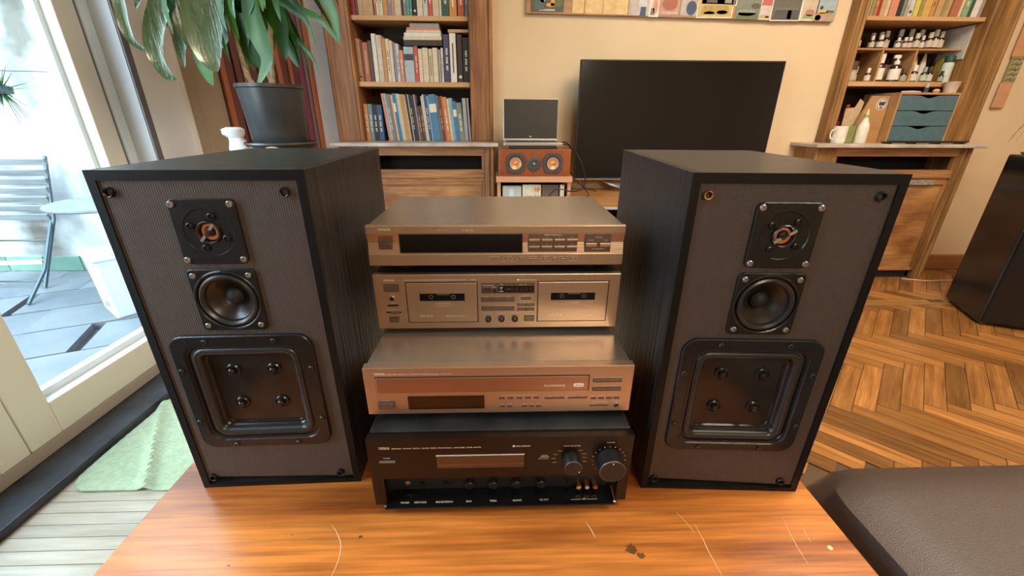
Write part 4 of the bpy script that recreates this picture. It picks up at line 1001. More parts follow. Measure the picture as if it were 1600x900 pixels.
r2 = [(213, 236, .235, 'tan', 'kd'), (237, 250, .225, 'dred'), (252, 282, .215, 'bred', 'gl'), (284, 306, .225, 'brown'), (309, 333, .262, 'white'), (335, 366, .255, 'beige', 'wt'), (368, 388, .235, 'orange'), (390, 410, .235, 'cream', 'kt'), (411, 429, .225, 'cream'), (431, 446, .215, 'purple'), (447, 464, .21, 'lgrey', 'kt'),
      (466, 488, .175, 'salmon', 'wt'), (491, 550, .195, 'pblue', 'kb'), (553, 575, .200, 'red', 'wt'), (577, 600, .185, 'cream'), (602, 636, .19, 'cream', 'gt'), (639, 661, .185, 'beige', 'kl'), (663, 694, .19, 'cream'), (697, 711, .18, 'grey'), (713, 727, .19, 'lgrey', 'kt'),
      (731, 766, .262, 'navy', 'wt'), (769, 806, .268, 'white', 'kl'), (812, 842, .262, 'dbrown', 'wd'), (846, 883, .245, 'black', 'wt')]
row(r2, 210, 886, -.879, -.182, 1.281, 'middle shelf of left bookcase', 'books on the left middle shelf', d=.10)
rr = random.Random(11)
r3 = []
x = 260
seq = [('orange', 22, .222), ('teal', 22, .222), ('black', 26, .218), ('dblue', 26, .218), ('salmon', 14, .285), ('pblue', 8, .285), ('teal', 14, .28), ('bred', 15, .28), ('cream', 8, .275), ('blue', 13, .285), ('lblue', 10, .285), ('cream', 13, .282), ('gold', 7, .28), ('orange', 10, .28), ('tan', 8, .28), ('beige', 7, .275),
       ('black', 10, .285), ('white', 6, .28), ('black', 14, .278), ('dbrown', 12, .275), ('purple', 8, .28), ('brown', 16, .21), ('brown', 14, .215), ('lgrey', 10, .27), ('cream', 8, .28), ('dblue', 15, .28), ('lblue', 7, .27), ('blue', 40, .28), ('bluegrey', 11, .275), ('brown', 14, .27), ('red', 9, .272), ('orange', 22, .265), ('cream', 12, .255), ('lblue', 17, .26), ('blue', 20, .24), ('ggrey', 28, .232),
       ('pblue', 9, .26), ('lgrey', 9, .26), ('brown', 7, .26), ('lgrey', 9, .26)]
tot = sum(s[1] for s in seq)
dec = {'black': 'wt', 'dblue': 'wt', 'ggrey': 'wt', 'orange': 'wt', 'blue': 'wb', 'teal': 'wt', 'brown': 'gt'}
xx = 240.0
for i_, (c_, w_, h_) in enumerate(seq):
    if i_ == 4: xx += 26
    w2 = w_*(888-240-26)/tot; r3.append((xx, xx+w2, h_, c_, dec.get(c_) if w_ > 12 else None, 0.0 if i_ < 4 else (-.085 if i_ < 36 else -.05))); xx += w2
row(r3, 236, 893, -.879, -.182, .931, 'bottom row of left bookcase', 'magazines in the left bottom row', d=.20, word='magazine')
# lying books on the middle row
for k, (a, b, z, h, c_, lb) in enumerate(((500, 725, 1.4815, .030, 'dbrown', 'dark brown book lying flat at the bottom of the flat pile'), (500, 725, 1.512, .018, 'cream', 'wide cream book lying second from bottom in the flat pile'),
        (505, 720, 1.5305, .020, 'white', 'off-white book lying in the middle of the flat pile'), (518, 720, 1.551, .014, 'cream', 'narrow cream book lying third from the top of the flat pile'), (522, 714, 1.5655, .013, 'salmon', 'pinkish book lying second from the top of the flat pile'), (540, 712, 1.579, .022, 'grey', 'grey paperback lying topmost on the flat pile'))):
    X0 = -.879+.697*(a-210)/676; X1 = -.879+.697*(b-210)/676
    o = book(0, h-.0006, 0, X1-X0, .12, C[c_], '', lb, 'books lying on the left middle shelf'); o.rotation_euler = (0, PI/2, 0); o.location = (X0, 2.90+k*.002, z+h/2)
o = book(0, .016, 0, .125, .15, C['tan'], '', 'tan book lying across the dark books at the right end of the middle shelf', 'books lying on the left middle shelf'); o.rotation_euler = (0, PI/2, 0); o.location = (-.309, 2.903, 1.5615)
# wrought iron ornament behind the books
ir = thing('iron_ornament', (-.62, 3.085, 1.2815), 'dark scrolled iron ornament behind the books on the middle shelf', 'ornament')
for k in range(7):
    cx = -.20+k*.065; P = []
    for i in range(26):
        a = i*.42; r = .034*(1-i/30); P.append((cx+r*math.cos(a+k), .012*math.sin(k*2.1), .245+r*math.sin(a+k)+.01*math.sin(k*3)))
    MB().tube(P, .0045, n=6).build('scroll', M['iron'], ir)
for k in (-.21, .19): MB().cyl((k, 0, 0), (k, 0, .24), .005).build('post', M['iron'], ir)
MB().cyl((-.21, 0, .21), (.2, 0, .21), .005).build('rail', M['iron'], ir)
# right top shelf
rt = [(48, 95, .24, 'beige'), (97, 135, .24, 'olive'), (137, 178, .22, 'bred', 'gt'), (180, 212, .22, 'dred'), (216, 280, .24, 'tan'), (282, 320, .24, 'beige'), (322, 410, .25, 'salmon'), (416, 468, .22, 'black'), (472, 500, .23, 'ggrey'), (502, 545, .24, 'grey', 'wt'), (552, 606, .23, 'lgrey', 'kd'),
      (612, 670, .22, 'yellow'), (672, 712, .21, 'olive'), (716, 800, .24, 'gold'), (802, 850, .22, 'orange', 'kt'), (856, 925, .24, 'tan', None, .05), (930, 975, .23, 'olive', None, .05), (980, 1030, .23, 'tan', None, .05), (1036, 1130, .24, 'bred', None, .05), (1134, 1165, .23, 'cream', None, .05), (1170, 1240, .23, 'lgreen', 'wt', .05), (1244, 1285, .22, 'dgreen', None, .05), (1290, 1370, .24, 'white', None, .05), (1374, 1420, .24, 'grey', None, .05)]
row(rt, 20, 1450, 2.232, 3.003, 1.660, 'top shelf of right bookcase', 'books on the right top shelf', d=.16)

# ---- right bookcase contents
def bottle(x, y, z, r, h, body, capc, label, group, kind='dropper', labelc=(.66, .60, .50)):
    o = thing('bottle', (x, y, z+.0006), label, 'bottle', group=group)
    bm_ = mat('brown_glass_%s' % str(body), body, .12, spec=.7)
    r *= 1.15; h *= 1.12; sh = h*.66
    MB().lathe([(.0001, 0), (r*.92, 0), (r, .004), (r, sh*.84), (r*.85, sh*.93), (r*.42, sh), (r*.40, sh*1.04)], n=18, cap1=True).build('body', bm_, o)
    if kind == 'spray':
        MB().lathe([(r*.5, sh), (r*.5, sh+h*.12), (r*.2, sh+h*.14), (r*.2, sh+h*.22)], n=14).build('pump', cmat(capc), o)
        MB().box(-r*.9, r*.4, -.006, .006, sh+h*.22, h).build('nozzle', cmat(capc), o, bevel=.002)
    elif kind == 'jar':
        MB().lathe([(r*.98, sh*.9), (r*.98, h), (r*.8, h)], n=18).build('lid', cmat(capc), o)
    else:
        MB().lathe([(r*.58, sh*1.0), (r*.58, h*.96), (r*.50, h)], n=16).build('cap', cmat(capc), o)
    if labelc:
        MB().lathe([(r+.0006, sh*.15), (r+.0006, sh*.75)], n=18, cap0=False, cap1=False).build('paper_label', cmat(labelc), o)
    return o
BR = (.035, .014, .006); CR = (.72, .66, .55); WH = (.8, .77, .7)
mz = 1.499
ms = box('mini_shelf', 2.2331, 3.0, 2.955, 3.13, mz-.010, mz, M['boxw']); tag(ms, 'thin wooden riser shelf holding the small brown bottles', 'shelf')
for x in (2.474, 2.70): box('divider', x, x+.012, 2.957, 3.128, 1.3026, mz-.010, M['boxw'], ms)
# (riser stands on its dividers)
mini = [(2.262, 2.985, .016, .060), (2.300, 2.975, .020, .075), (2.335, 3.06, .020, .100), (2.375, 3.065, .018, .095), (2.405, 2.98, .014, .062), (2.435, 3.02, .017, .083), (2.462, 2.982, .018, .068), (2.498, 3.03, .018, .090), (2.535, 3.03, .018, .096), (2.575, 2.975, .013, .055),
        (2.625, 2.98, .014, .058), (2.655, 2.98, .015, .060), (2.664, 3.075, .020, .112), (2.700, 2.985, .018, .080), (2.735, 3.075, .020, .114), (2.742, 2.985, .013, .068), (2.788, 2.985, .019, .085), (2.805, 3.075, .020, .112), (2.835, 3.00, .020, .100), (2.875, 3.0, .016, .092)]
for k, (x, y, r, h) in enumerate(mini):
    where = ['small', 'squat', 'slim', 'rounded'][k % 4]
    bottle(x, y, mz, r, h, BR, CR, '%s brown bottle with cream cap, %s from left on riser shelf' % (where, ORD[k]), 'small bottles on the riser shelf', labelc=((.60, .50, .38) if k % 3 else (.66, .60, .5)))
z = 1.302
bottle(2.285, 2.945, z, .034, .105, (.40, .33, .25), (.10, .05, .03), 'wide glass jar with dark lid at the left end of the bottle shelf', 'jars on the bottle shelf', 'jar', (.52, .46, .36))
bottle(2.355, 3.0, z, .020, .085, (.05, .02, .01), (.62, .55, .42), 'small dark jar behind the wide glass jar', 'jars on the bottle shelf', 'jar')
mid = [(2.425, 2.96, .015, .075, CR, 'dropper', 'short bottle with pale body beside the wooden divider', (.7, .64, .52)), (2.524, 3.00, .026, .155, WH, 'dropper', 'tall dark bottle with square white cap and white label', WH), (2.555, 3.06, .022, .120, (.03, .03, .03), 'spray', 'black trigger spray bottle behind the tall white-labelled bottles', None),
       (2.615, 2.98, .028, .145, WH, 'spray', 'pump bottle with white nozzle and large white label', WH), (2.675, 2.97, .017, .075, (.08, .05, .03), 'dropper', 'small dark bottle right of the white pump bottle', (.4, .34, .25)), (2.738, 2.965, .019, .092, WH, 'dropper', 'small bottle with white cap in the middle of the bottle shelf', (.65, .60, .48)),
       (2.785, 2.94, .016, .080, (.22, .34, .28), 'dropper', 'small green tinted bottle near the pale squeeze tubes', (.45, .55, .48)), (2.845, 2.965, .017, .085, (.05, .03, .02), 'dropper', 'small dark capped bottle before the green topped spray can', (.62, .62, .55)), (2.895, 2.93, .013, .060, (.03, .03, .03), 'dropper', 'tiny dark bottle left of the green topped spray can', (.3, .35, .3))]
for x, y, r, h, cc, kd, lb, lc in mid: bottle(x, y, z, r, h, BR, cc, lb, 'bottles on the bottle shelf', kd, lc)
for k, (x, h) in enumerate(((2.80, .165), (2.855, .185))):
    o = thing('squeeze_tube', (x, 3.05, z+.0006), ['shorter pale conical squeeze bottle among the dark bottles', 'taller pale conical squeeze bottle beside the green topped can'][k], 'tube', group='pale squeeze bottles')
    MB().lathe([(.0001, 0), (.024, 0), (.024, h*.4), (.018, h*.62), (.007, h*.92), (.003, h)], n=18).build('body', cmat((.70, .62, .50)), o)
o = thing('spray_can', (2.945, 2.96, z+.0006), 'pale green spray can with dark green cap near the right pillar', 'can')
MB().lathe([(.0001, 0), (.030, 0), (.030, .105), (.026, .118)], n=20).build('body', cmat((.55, .62, .55)), o); MB().lathe([(.026, .1185), (.028, .150), (.024, .158), (.0001, .158)], n=20).build('cap', cmat((.02, .07, .04)), o)
tag(box('paper_sheet', 2.9975, 3.0035, 2.935, 3.115, 1.44, 1.628, cmat((.62, .62, .60))), 'white sheet standing against the right side of the bottle shelf', 'paper')
tag(box('yellow_bag', 2.955, 2.990, 3.02, 3.07, 1.3028, 1.46, cmat((.50, .38, .06)), bevel=.01), 'yellow packet squeezed in beside the right pillar', 'packet')
o = thing('card_box', (2.63, 3.08, z+.0006), 'tan cardboard packet behind the pump bottle', 'box'); MB().box(-.05, .05, -.02, .02, 0, .115).build('carton', cmat((.50, .38, .24)), o, bevel=.002)
o = thing('brown_box', (2.79, 3.105, z+.0006), 'reddish brown box at the back of the bottle shelf', 'box'); MB().box(-.06, .05, -.02, .015, 0, .165).build('carton', cmat((.20, .08, .04)), o, bevel=.002)
# drawer unit
d = thing('drawer_unit', (2.40, 2.80, .931), 'small wooden drawer unit with three dark blue drawers and round sticker', 'drawer unit')
W0, D0, H0 = .545, .28, .292
ox = .165
box('side_panel', 0.145, 0.157, 0, D0, .012, H0, M['boxw'], d, bevel=.001); box('side_panel', W0-.012, W0, 0, D0, .012, H0, M['boxw'], d, bevel=.001)
box('top_panel', .145, W0, 0, D0, H0+.0002, H0+.0122, M['boxw'], d, bevel=.001); box('bottom_panel', .145, W0, 0, D0, 0, .0118, M['boxw'], d)
box('back_panel', .157, W0-.012, D0-.01, D0, .012, H0, M['boxw'], d)
for k in range(3):
    z0 = .016+k*.092; x0, x1 = .159, W0-.014
    n = 14; top = []
    for i in range(n+1):
        u = i/n; xx = x0+(x1-x0)*u; c = math.cos((u-.5)*2*PI/.42)*.5+.5 if abs(u-.5) < .21 else 0
        top.append((xx, .088-c*.018))
    b = MB(); vs = [(x, .002, z0+zz) for x, zz in top]+[(x, .012, z0+zz) for x, zz in top]+[(x, .002, z0) for x, _ in top]+[(x, .012, z0) for x, _ in top]; m = n+1; fs = []
    for i in range(n): fs += [(i, i+1, m+i+1, m+i), (2*m+i, i+0, i+1, 2*m+i+1), (3*m+i, 3*m+i+1, m+i+1, m+i), (2*m+i, 2*m+i+1, 3*m+i+1, 3*m+i)]
    fs += [(0, m, 3*m, 2*m), (n, 2*m+n, 3*m+n, m+n)]
    b.add(vs, fs); dr = b.build('drawer', M['dblue'], d)
    box('drawer_inside', x0+.004, x1-.004, .013, D0-.015, z0, z0+.066, M['interior'], dr)
# front-left large wooden face (board leaning at the side) with sticker
bd = thing('wooden_board', (2.385, 2.862, .9316), 'plain orange wooden board with round sticker left of the blue drawers', 'board', math.radians(0))
MB().add([(-.055, 0, 0), (.155, 0, 0), (.155, 0, .286), (.035, 0, .286), (-.055, .012, 0), (.155, .012, 0), (.155, .012, .286), (.035, .012, .286)], [(0, 1, 2, 3), (4, 7, 6, 5), (0, 4, 5, 1), (1, 5, 6, 2), (2, 6, 7, 3), (3, 7, 4, 0)]).build('panel', M['boxw'], bd)
st = MB().lathe([(.0001, -.0015), (.036, -.0015), (.036, 0)], c=(.112, 0, .235), axis='Y', n=28).build('round_sticker', cmat((.75, .72, .66)), bd)
MB().lathe([(.0315, -.0020), (.0275, -.0020)], c=(.112, 0, .235), axis='Y', n=28, cap0=False, cap1=False).build('sticker_ring', K_, st)
q = MB(); q.add([(.090, -.0021, .243), (.100, -.0021, .253), (.112, -.0021, .248), (.124, -.0021, .254), (.134, -.0021, .247), (.132, -.0021, .232), (.120, -.0021, .226), (.108, -.0021, .231), (.096, -.0021, .226)], [tuple(range(9))]); q.build('sticker_flag', K_, st)
q = MB(); q.add([(.100, -.0021, .222), (.112, -.0021, .227), (.122, -.0021, .222), (.118, -.0021, .211), (.106, -.0021, .211)], [tuple(range(5))]); q.build('sticker_flag', cmat((.5, .08, .06)), st)
# tray in front, mug, olive box, spray bottle, red things
o = thing('black_tray', (2.74, 2.735, .9316), 'low black slatted rack in front of the blue drawers', 'rack')
for k in range(3): MB().box(-.26, .26, -.035+k*.025, -.027+k*.025, .006, .012).build('bar', M['iron'], o)
for x in (-.24, -.08, .08, .24): MB().box(x-.005, x+.005, -.037, .030, 0, .0058).build('foot', M['iron'], o)
MB().box(-.26, .26, -.045, -.037, .012, .020).build('front_rail', M['iron'], o)
o = thing('mug', (2.225, 2.80, .9316), 'white mug standing at the left end of the marble shelf', 'mug')
MB().lathe([(.0001, 0), (.036, 0), (.039, .01), (.039, .103), (.036, .103), (.035, .008), (.0001, .006)], n=26, cap0=False, cap1=False).build('body', cmat((.78, .74, .66)), o)
MB().tube([(-.037, 0, .085), (-.055, 0, .078), (-.062, 0, .055), (-.055, 0, .030), (-.037, 0, .022)], .005, n=8).build('handle', cmat((.78, .74, .66)), o)
tag(box('olive_tin', 2.276, 2.326, 2.80, 2.85, .9316, 1.035, cmat((.22, .24, .07)), bevel=.004), 'olive green tin between the white mug and the spray bottle', 'tin')
o = thing('squeeze_bottle', (2.362, 2.79, .9316), 'white squeeze bottle with green collar beside the wooden board', 'bottle')
MB().lathe([(.0001, 0), (.031, 0), (.034, .008), (.034, .085), (.030, .110), (.015, .145), (.014, .155)], n=22).build('body', cmat((.74, .70, .60)), o)
MB().lathe([(.016, .1555), (.016, .172)], n=16).build('collar', cmat((.25, .42, .12)), o); MB().lathe([(.010, .1725), (.006, .190), (.003, .205)], n=12).build('nozzle', cmat((.70, .60, .44)), o)
o = thing('red_tool', (2.335, 2.945, .9316), 'red plastic tool standing behind the white mug', 'tool')
MB().box(-.035, .035, -.012, .012, 0, .13).build('body', cmat((.42, .03, .025)), o, bevel=.008)
MB().box(-.030, -.008, -.010, .010, .128, .235, Matrix.Rotation(.12, 4, 'Y')).build('prong', cmat((.42, .03, .025)), o, bevel=.006); MB().box(.012, .034, -.010, .010, .128, .205, Matrix.Rotation(-.05, 4, 'Y')).build('prong', cmat((.42, .03, .025)), o, bevel=.006)
tag(MB().add([(2.30, 2.895, .9316), (2.38, 2.895, .9316), (2.405, 2.895, 1.18), (2.375, 2.895, 1.20), (2.355, 2.895, 1.15), (2.295, 2.895, 1.14), (2.30, 2.90, .9316), (2.38, 2.90, .9316), (2.405, 2.90, 1.18), (2.375, 2.90, 1.20), (2.355, 2.90, 1.15), (2.295, 2.90, 1.14)], [(0, 1, 2, 3, 4, 5), (11, 10, 9, 8, 7, 6)]+[(i, (i+1) % 6, 6+(i+1) % 6, 6+i) for i in range(6)]).build('paper_bag', cmat((.55, .40, .24))), 'crumpled tan paper packet behind the white squeeze bottle', 'packet')
# things on top of the drawer unit
zt = .931+.3045
o = thing('plastic_cup', (2.898, 2.840, zt), 'small whitish tub on top of the blue drawer unit', 'tub'); MB().lathe([(.0001, 0), (.032, 0), (.040, .058), (.043, .062), (.040, .064), (.0001, .064)], n=22).build('body', cmat((.62, .52, .42)), o)
tag(MB().tube([(2.60, 2.86, zt+.006), (2.66, 2.85, zt+.007), (2.71, 2.84, zt+.006)], [.004, .006, .003]).build('pen', cmat((.65, .60, .52))), 'pale pen lying on top of the blue drawer unit', 'pen')
o = thing('small_vial', (2.742, 2.842, zt), 'slim dark vial standing on the blue drawer unit', 'vial'); MB().lathe([(.0001, 0), (.012, 0), (.012, .03), (.0001, .03)], n=14).build('cap', cmat((.04, .06, .09)), o); MB().lathe([(.010, .0305), (.010, .055)], n=14).build('body', cmat((.45, .52, .48)), o)
tag(MB().lathe([(.0001, .0), (.014, .001), (.02, .012), (.012, .022), (.0001, .024)], c=(2.82, 2.85, zt), n=14).build('seashell', cmat((.68, .45, .20))), 'orange shell lying on top of the blue drawer unit', 'shell')

# ================================================================== TELEVISION, BENCH, CENTRE SPEAKER
t = thing('television', (1.12, 2.78, .705), 'large black flat television on a curved silver foot', 'television')
box('bezel', -.628, .628, 0, .028, 0, .697, M['matte'], t, bevel=.003)
box('screen', -.620, .620, -.0016, .0002, .010, .689, M['tvblk'], t)
box('bottom_trim', -.628, .628, -.004, .02, -.006, -.0005, M['lapsil'], t)
b = MB(); n = 24; R0 = []; vs = []; fs = []
for i in range(n+1):
    a = PI*i/n; ex, ey = math.cos(a)*.42, -math.sin(a)*.11
    vs += [(ex, ey+.06, -.074+.055*max(0, abs(math.cos(a))**3)), (ex*.86, ey*.72+.06, -.070+.055*max(0, abs(math.cos(a))**3)), (ex, ey+.06, -.084+.055*max(0, abs(math.cos(a))**3))]
for i in range(n):
    k = 3*i; fs += [(k, k+3, k+4, k+1), (k, k+2, k+5, k+3), (k+1, k+4, k+5, k+2)]
b.add(vs, fs, True).build('curved_foot', M['lapsil'], t)
box('neck', -.10, .10, .01, .04, -.08, -.006, M['matte'], t)
t = thing('tv_bench', (1.2, 2.62, 0), 'low wooden television bench with grey front edge', 'bench')
box('top_board', -.76, .75, -.245, .29, .60, .621, M['bronze'], t, bevel=.003)
box('edge_strip', -.755, .745, -.244, -.236, .582, .5995, M['greyedge'], t)
for x in (-.74, -.02, .70): box('side_panel', x, x+.03, -.23, .28, 0, .598, M['wood'], t)
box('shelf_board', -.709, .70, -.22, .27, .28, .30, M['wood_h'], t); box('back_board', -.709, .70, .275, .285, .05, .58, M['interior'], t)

t = thing('speaker_stand', (.2, 2.55, 0), 'salmon wooden stand under the small centre speaker', 'stand')
box('top_board', -.222, .222, -.12, .15, .730, .762, M['salmon'], t, bevel=.002)
box('side_panel', -.215, -.195, -.10, .13, 0, .7295, M['salmon'], t); box('side_panel', .200, .218, -.10, .13, 0, .7295, M['salmon'], t)
box('shelf_board', -.194, .199, -.10, .13, .45, .468, M['salmon'], t); box('back_board', -.194, .199, .12, .128, .05, .728, M['alcove'], t)
def slabthing(n, x0, x1, y, z0, z1, m, label, cat, th=.012):
    o = thing(n, ((x0+x1)/2, y, z0), label, cat); w = (x1-x0)/2
    box('board', -w, w, 0, th, 0, z1-z0, m, o, bevel=.003); return o
o = slabthing('pale_folder', .016, .128, 2.46, .4686, .705, cmat((.42, .47, .47)), 'pale blue grey folder standing in the wooden stand', 'folder', .03)
box('folder_label', -.015, .012, -.0008, 0, .02, .22, cmat((.60, .64, .62)), o)
o = slabthing('flower_tile', .134, .244, 2.46, .4686, .712, cmat((.62, .60, .46)), 'cream tile painted with red tulips in the wooden stand', 'tile', .014)
def flat(pts, nm, m, par, y=-.0012): MB().add([(x, y, z) for x, z in pts], [tuple(range(len(pts)))]).build(nm, m, par)
fr_ = cmat((.58, .20, .10)); gn = cmat((.28, .40, .30)); pk = cmat((.60, .25, .26))
for cx, cz, s, mm in ((.022, .212, .024, fr_), (-.025, .165, .022, pk), (.02, .09, .022, fr_)):
    for q in (-1, 0, 1):
        flat([(cx+q*s*.5, cz-s*.6), (cx+q*s*.9+s*.25, cz+s*.2), (cx+q*s*.75, cz+s), (cx+q*s*.45-s*.25, cz+s*.2)], 'petal', mm, o, -.0012-.0002*(q+1))
for a in (((-.01, .02), (.01, .03), (.028, .19), (.022, .19)), ((-.045, .10), (-.02, .13), (-.008, .18), (-.03, .16)), ((.035, .13), (.045, .17), (.042, .20), (.028, .16)), ((-.02, .02), (-.012, .02), (-.02, .145), (-.027, .145))): flat(a, 'painted_leaf', gn, o, -.0010)
o = slabthing('brown_album', .250, .352, 2.47, .4686, .710, cmat((.13, .085, .06)), 'dark brown album standing beside the tulip tile', 'album', .02)
o = slabthing('patterned_book', .358, .382, 2.455, .4686, .712, cmat((.68, .60, .48)), 'narrow white book with scribbled pattern in the wooden stand', 'book', .03)
for k in range(5): MB().tube(smooth_path([(-.008, -.001, .05+k*.04), (.006, -.001, .06+k*.04), (-.004, -.001, .075+k*.04), (.008, -.001, .082+k*.04)], 3), .0008, n=4).build('scribble', cmat((.35, .25, .15)), o)

t = thing('centre_speaker', (.2015, 2.45, .7626), 'small cherry wood centre speaker with copper cones', 'speaker')
W0, H0 = .415, .149
box('cabinet', -W0/2, W0/2, 0, .24, 0, H0, M['cherry'], t, bevel=.003)
for cx in (-.110, .105):
    b = MB().loft([rrect(.108, .112, .035, cx, .072, 0.001, 8), rrect(.108, .112, .035, cx, .072, -.005, 8), rrect(.104, .108, .033, cx, .072, -.007, 8), circ(.044, cx, .072, -.007, 8), circ(.040, cx, .072, -.004, 8)])
    f = b.build('driver_frame', M['grille'], t)
    MB().lathe([(.0405, -.004), (.038, -.008), (.034, -.006)], c=(cx, 0, .072), axis='Y', n=30, cap0=False, cap1=False).build('surround', M['grille'], f)
    MB().lathe([(.0345, -.006), (.024, -.003), (.012, -.0008)], c=(cx, 0, .072), axis='Y', n=30, cap0=False, cap1=False).build('cone', M['ccone'], f)
    MB().lathe([(.0135, -.001), (.0125, -.007), (.007, -.011), (.0001, -.012)], c=(cx, 0, .072), axis='Y', n=20, cap0=False).build('dust_cap', M['copper'], f)
f = MB().lathe([(.042, .001), (.042, -.004), (.038, -.006), (.018, -.005), (.015, -.002), (.0001, -.002)], c=(-.003, 0, .070), axis='Y', n=30, cap0=False).build('tweeter_plate', M['grille'], t)
MB().box(-.021, .015, -.010, -.006, .066, .072).build('guard_bar', M['silver'], f); MB().lathe([(.008, -.003), (.006, -.010), (.0001, -.012)], c=(-.003, 0, .070), axis='Y', n=16, cap0=False).build('dome', M['copper'], f)
for x, z in ((-.183, .125), (-.183, .018), (.18, .125), (.18, .018), (-.003, .127), (-.003, .014)): screw('screw', x, 0, z, .0045, t, M['gold'])

t = thing('laptop', (.19, 2.50, .9122), 'open silver laptop with black screen on the small cherry speaker', 'laptop')
box('dock', -.135, .140, -.020, .17, 0, .016, M['matte'], t, bevel=.003)
box('base', -.166, .172, -.022, .20, .0165, .0325, M['lapsil'], t, bevel=.003)
k_ = box('keyboard', -.15, .155, .06, .185, .0322, .0332, M['matte'], t)
s = MB().box(-.166, .166, 0, .006, 0, .235).build('lid', M['lapsil'], t, loc=(0, .175, .036), rot=(-.06, 0, 0), bevel=.003)
box('display', -.1625, .1625, -.0012, .0005, .010, .231, M['laptop'], s)
q = MB(); text_mesh(q, 'hp', 0, .0165, .012, y=-.0016, align='C'); q.build('logo', M['print_w'], s)
tag(MB().tube(smooth_path([(.370, 2.62, .937), (.40, 2.60, .940), (.44, 2.52, .90), (.485, 2.50, .83), (.51, 2.50, .75), (.505, 2.50, .69), (.46, 2.48, .672), (.40, 2.40, .685), (.33, 2.38, .70), (.285, 2.40, .655), (.30, 2.42, .63)]), .0035, n=6).build('cable', M['cable']), 'black laptop cable hanging down beside the cherry speaker', 'cable')
tag(MB().tube(smooth_path([(.3705, 2.60, .932), (.425, 2.62, .92), (.43, 2.66, .86), (.45, 2.68, .76), (.54, 2.72, .665), (.64, 2.74, .628)]), .003, n=6).build('cable', M['cable']), 'second black cable dropping behind the cherry speaker to the bench', 'cable')
tag(MB().tube(smooth_path([(.53, 2.70, .70), (.545, 2.68, .66), (.56, 2.60, .628), (.50, 2.50, .626), (.46, 2.45, .626)]), .003, n=6).build('cable', M['cable']), 'thin black cable lying on the television bench', 'cable')

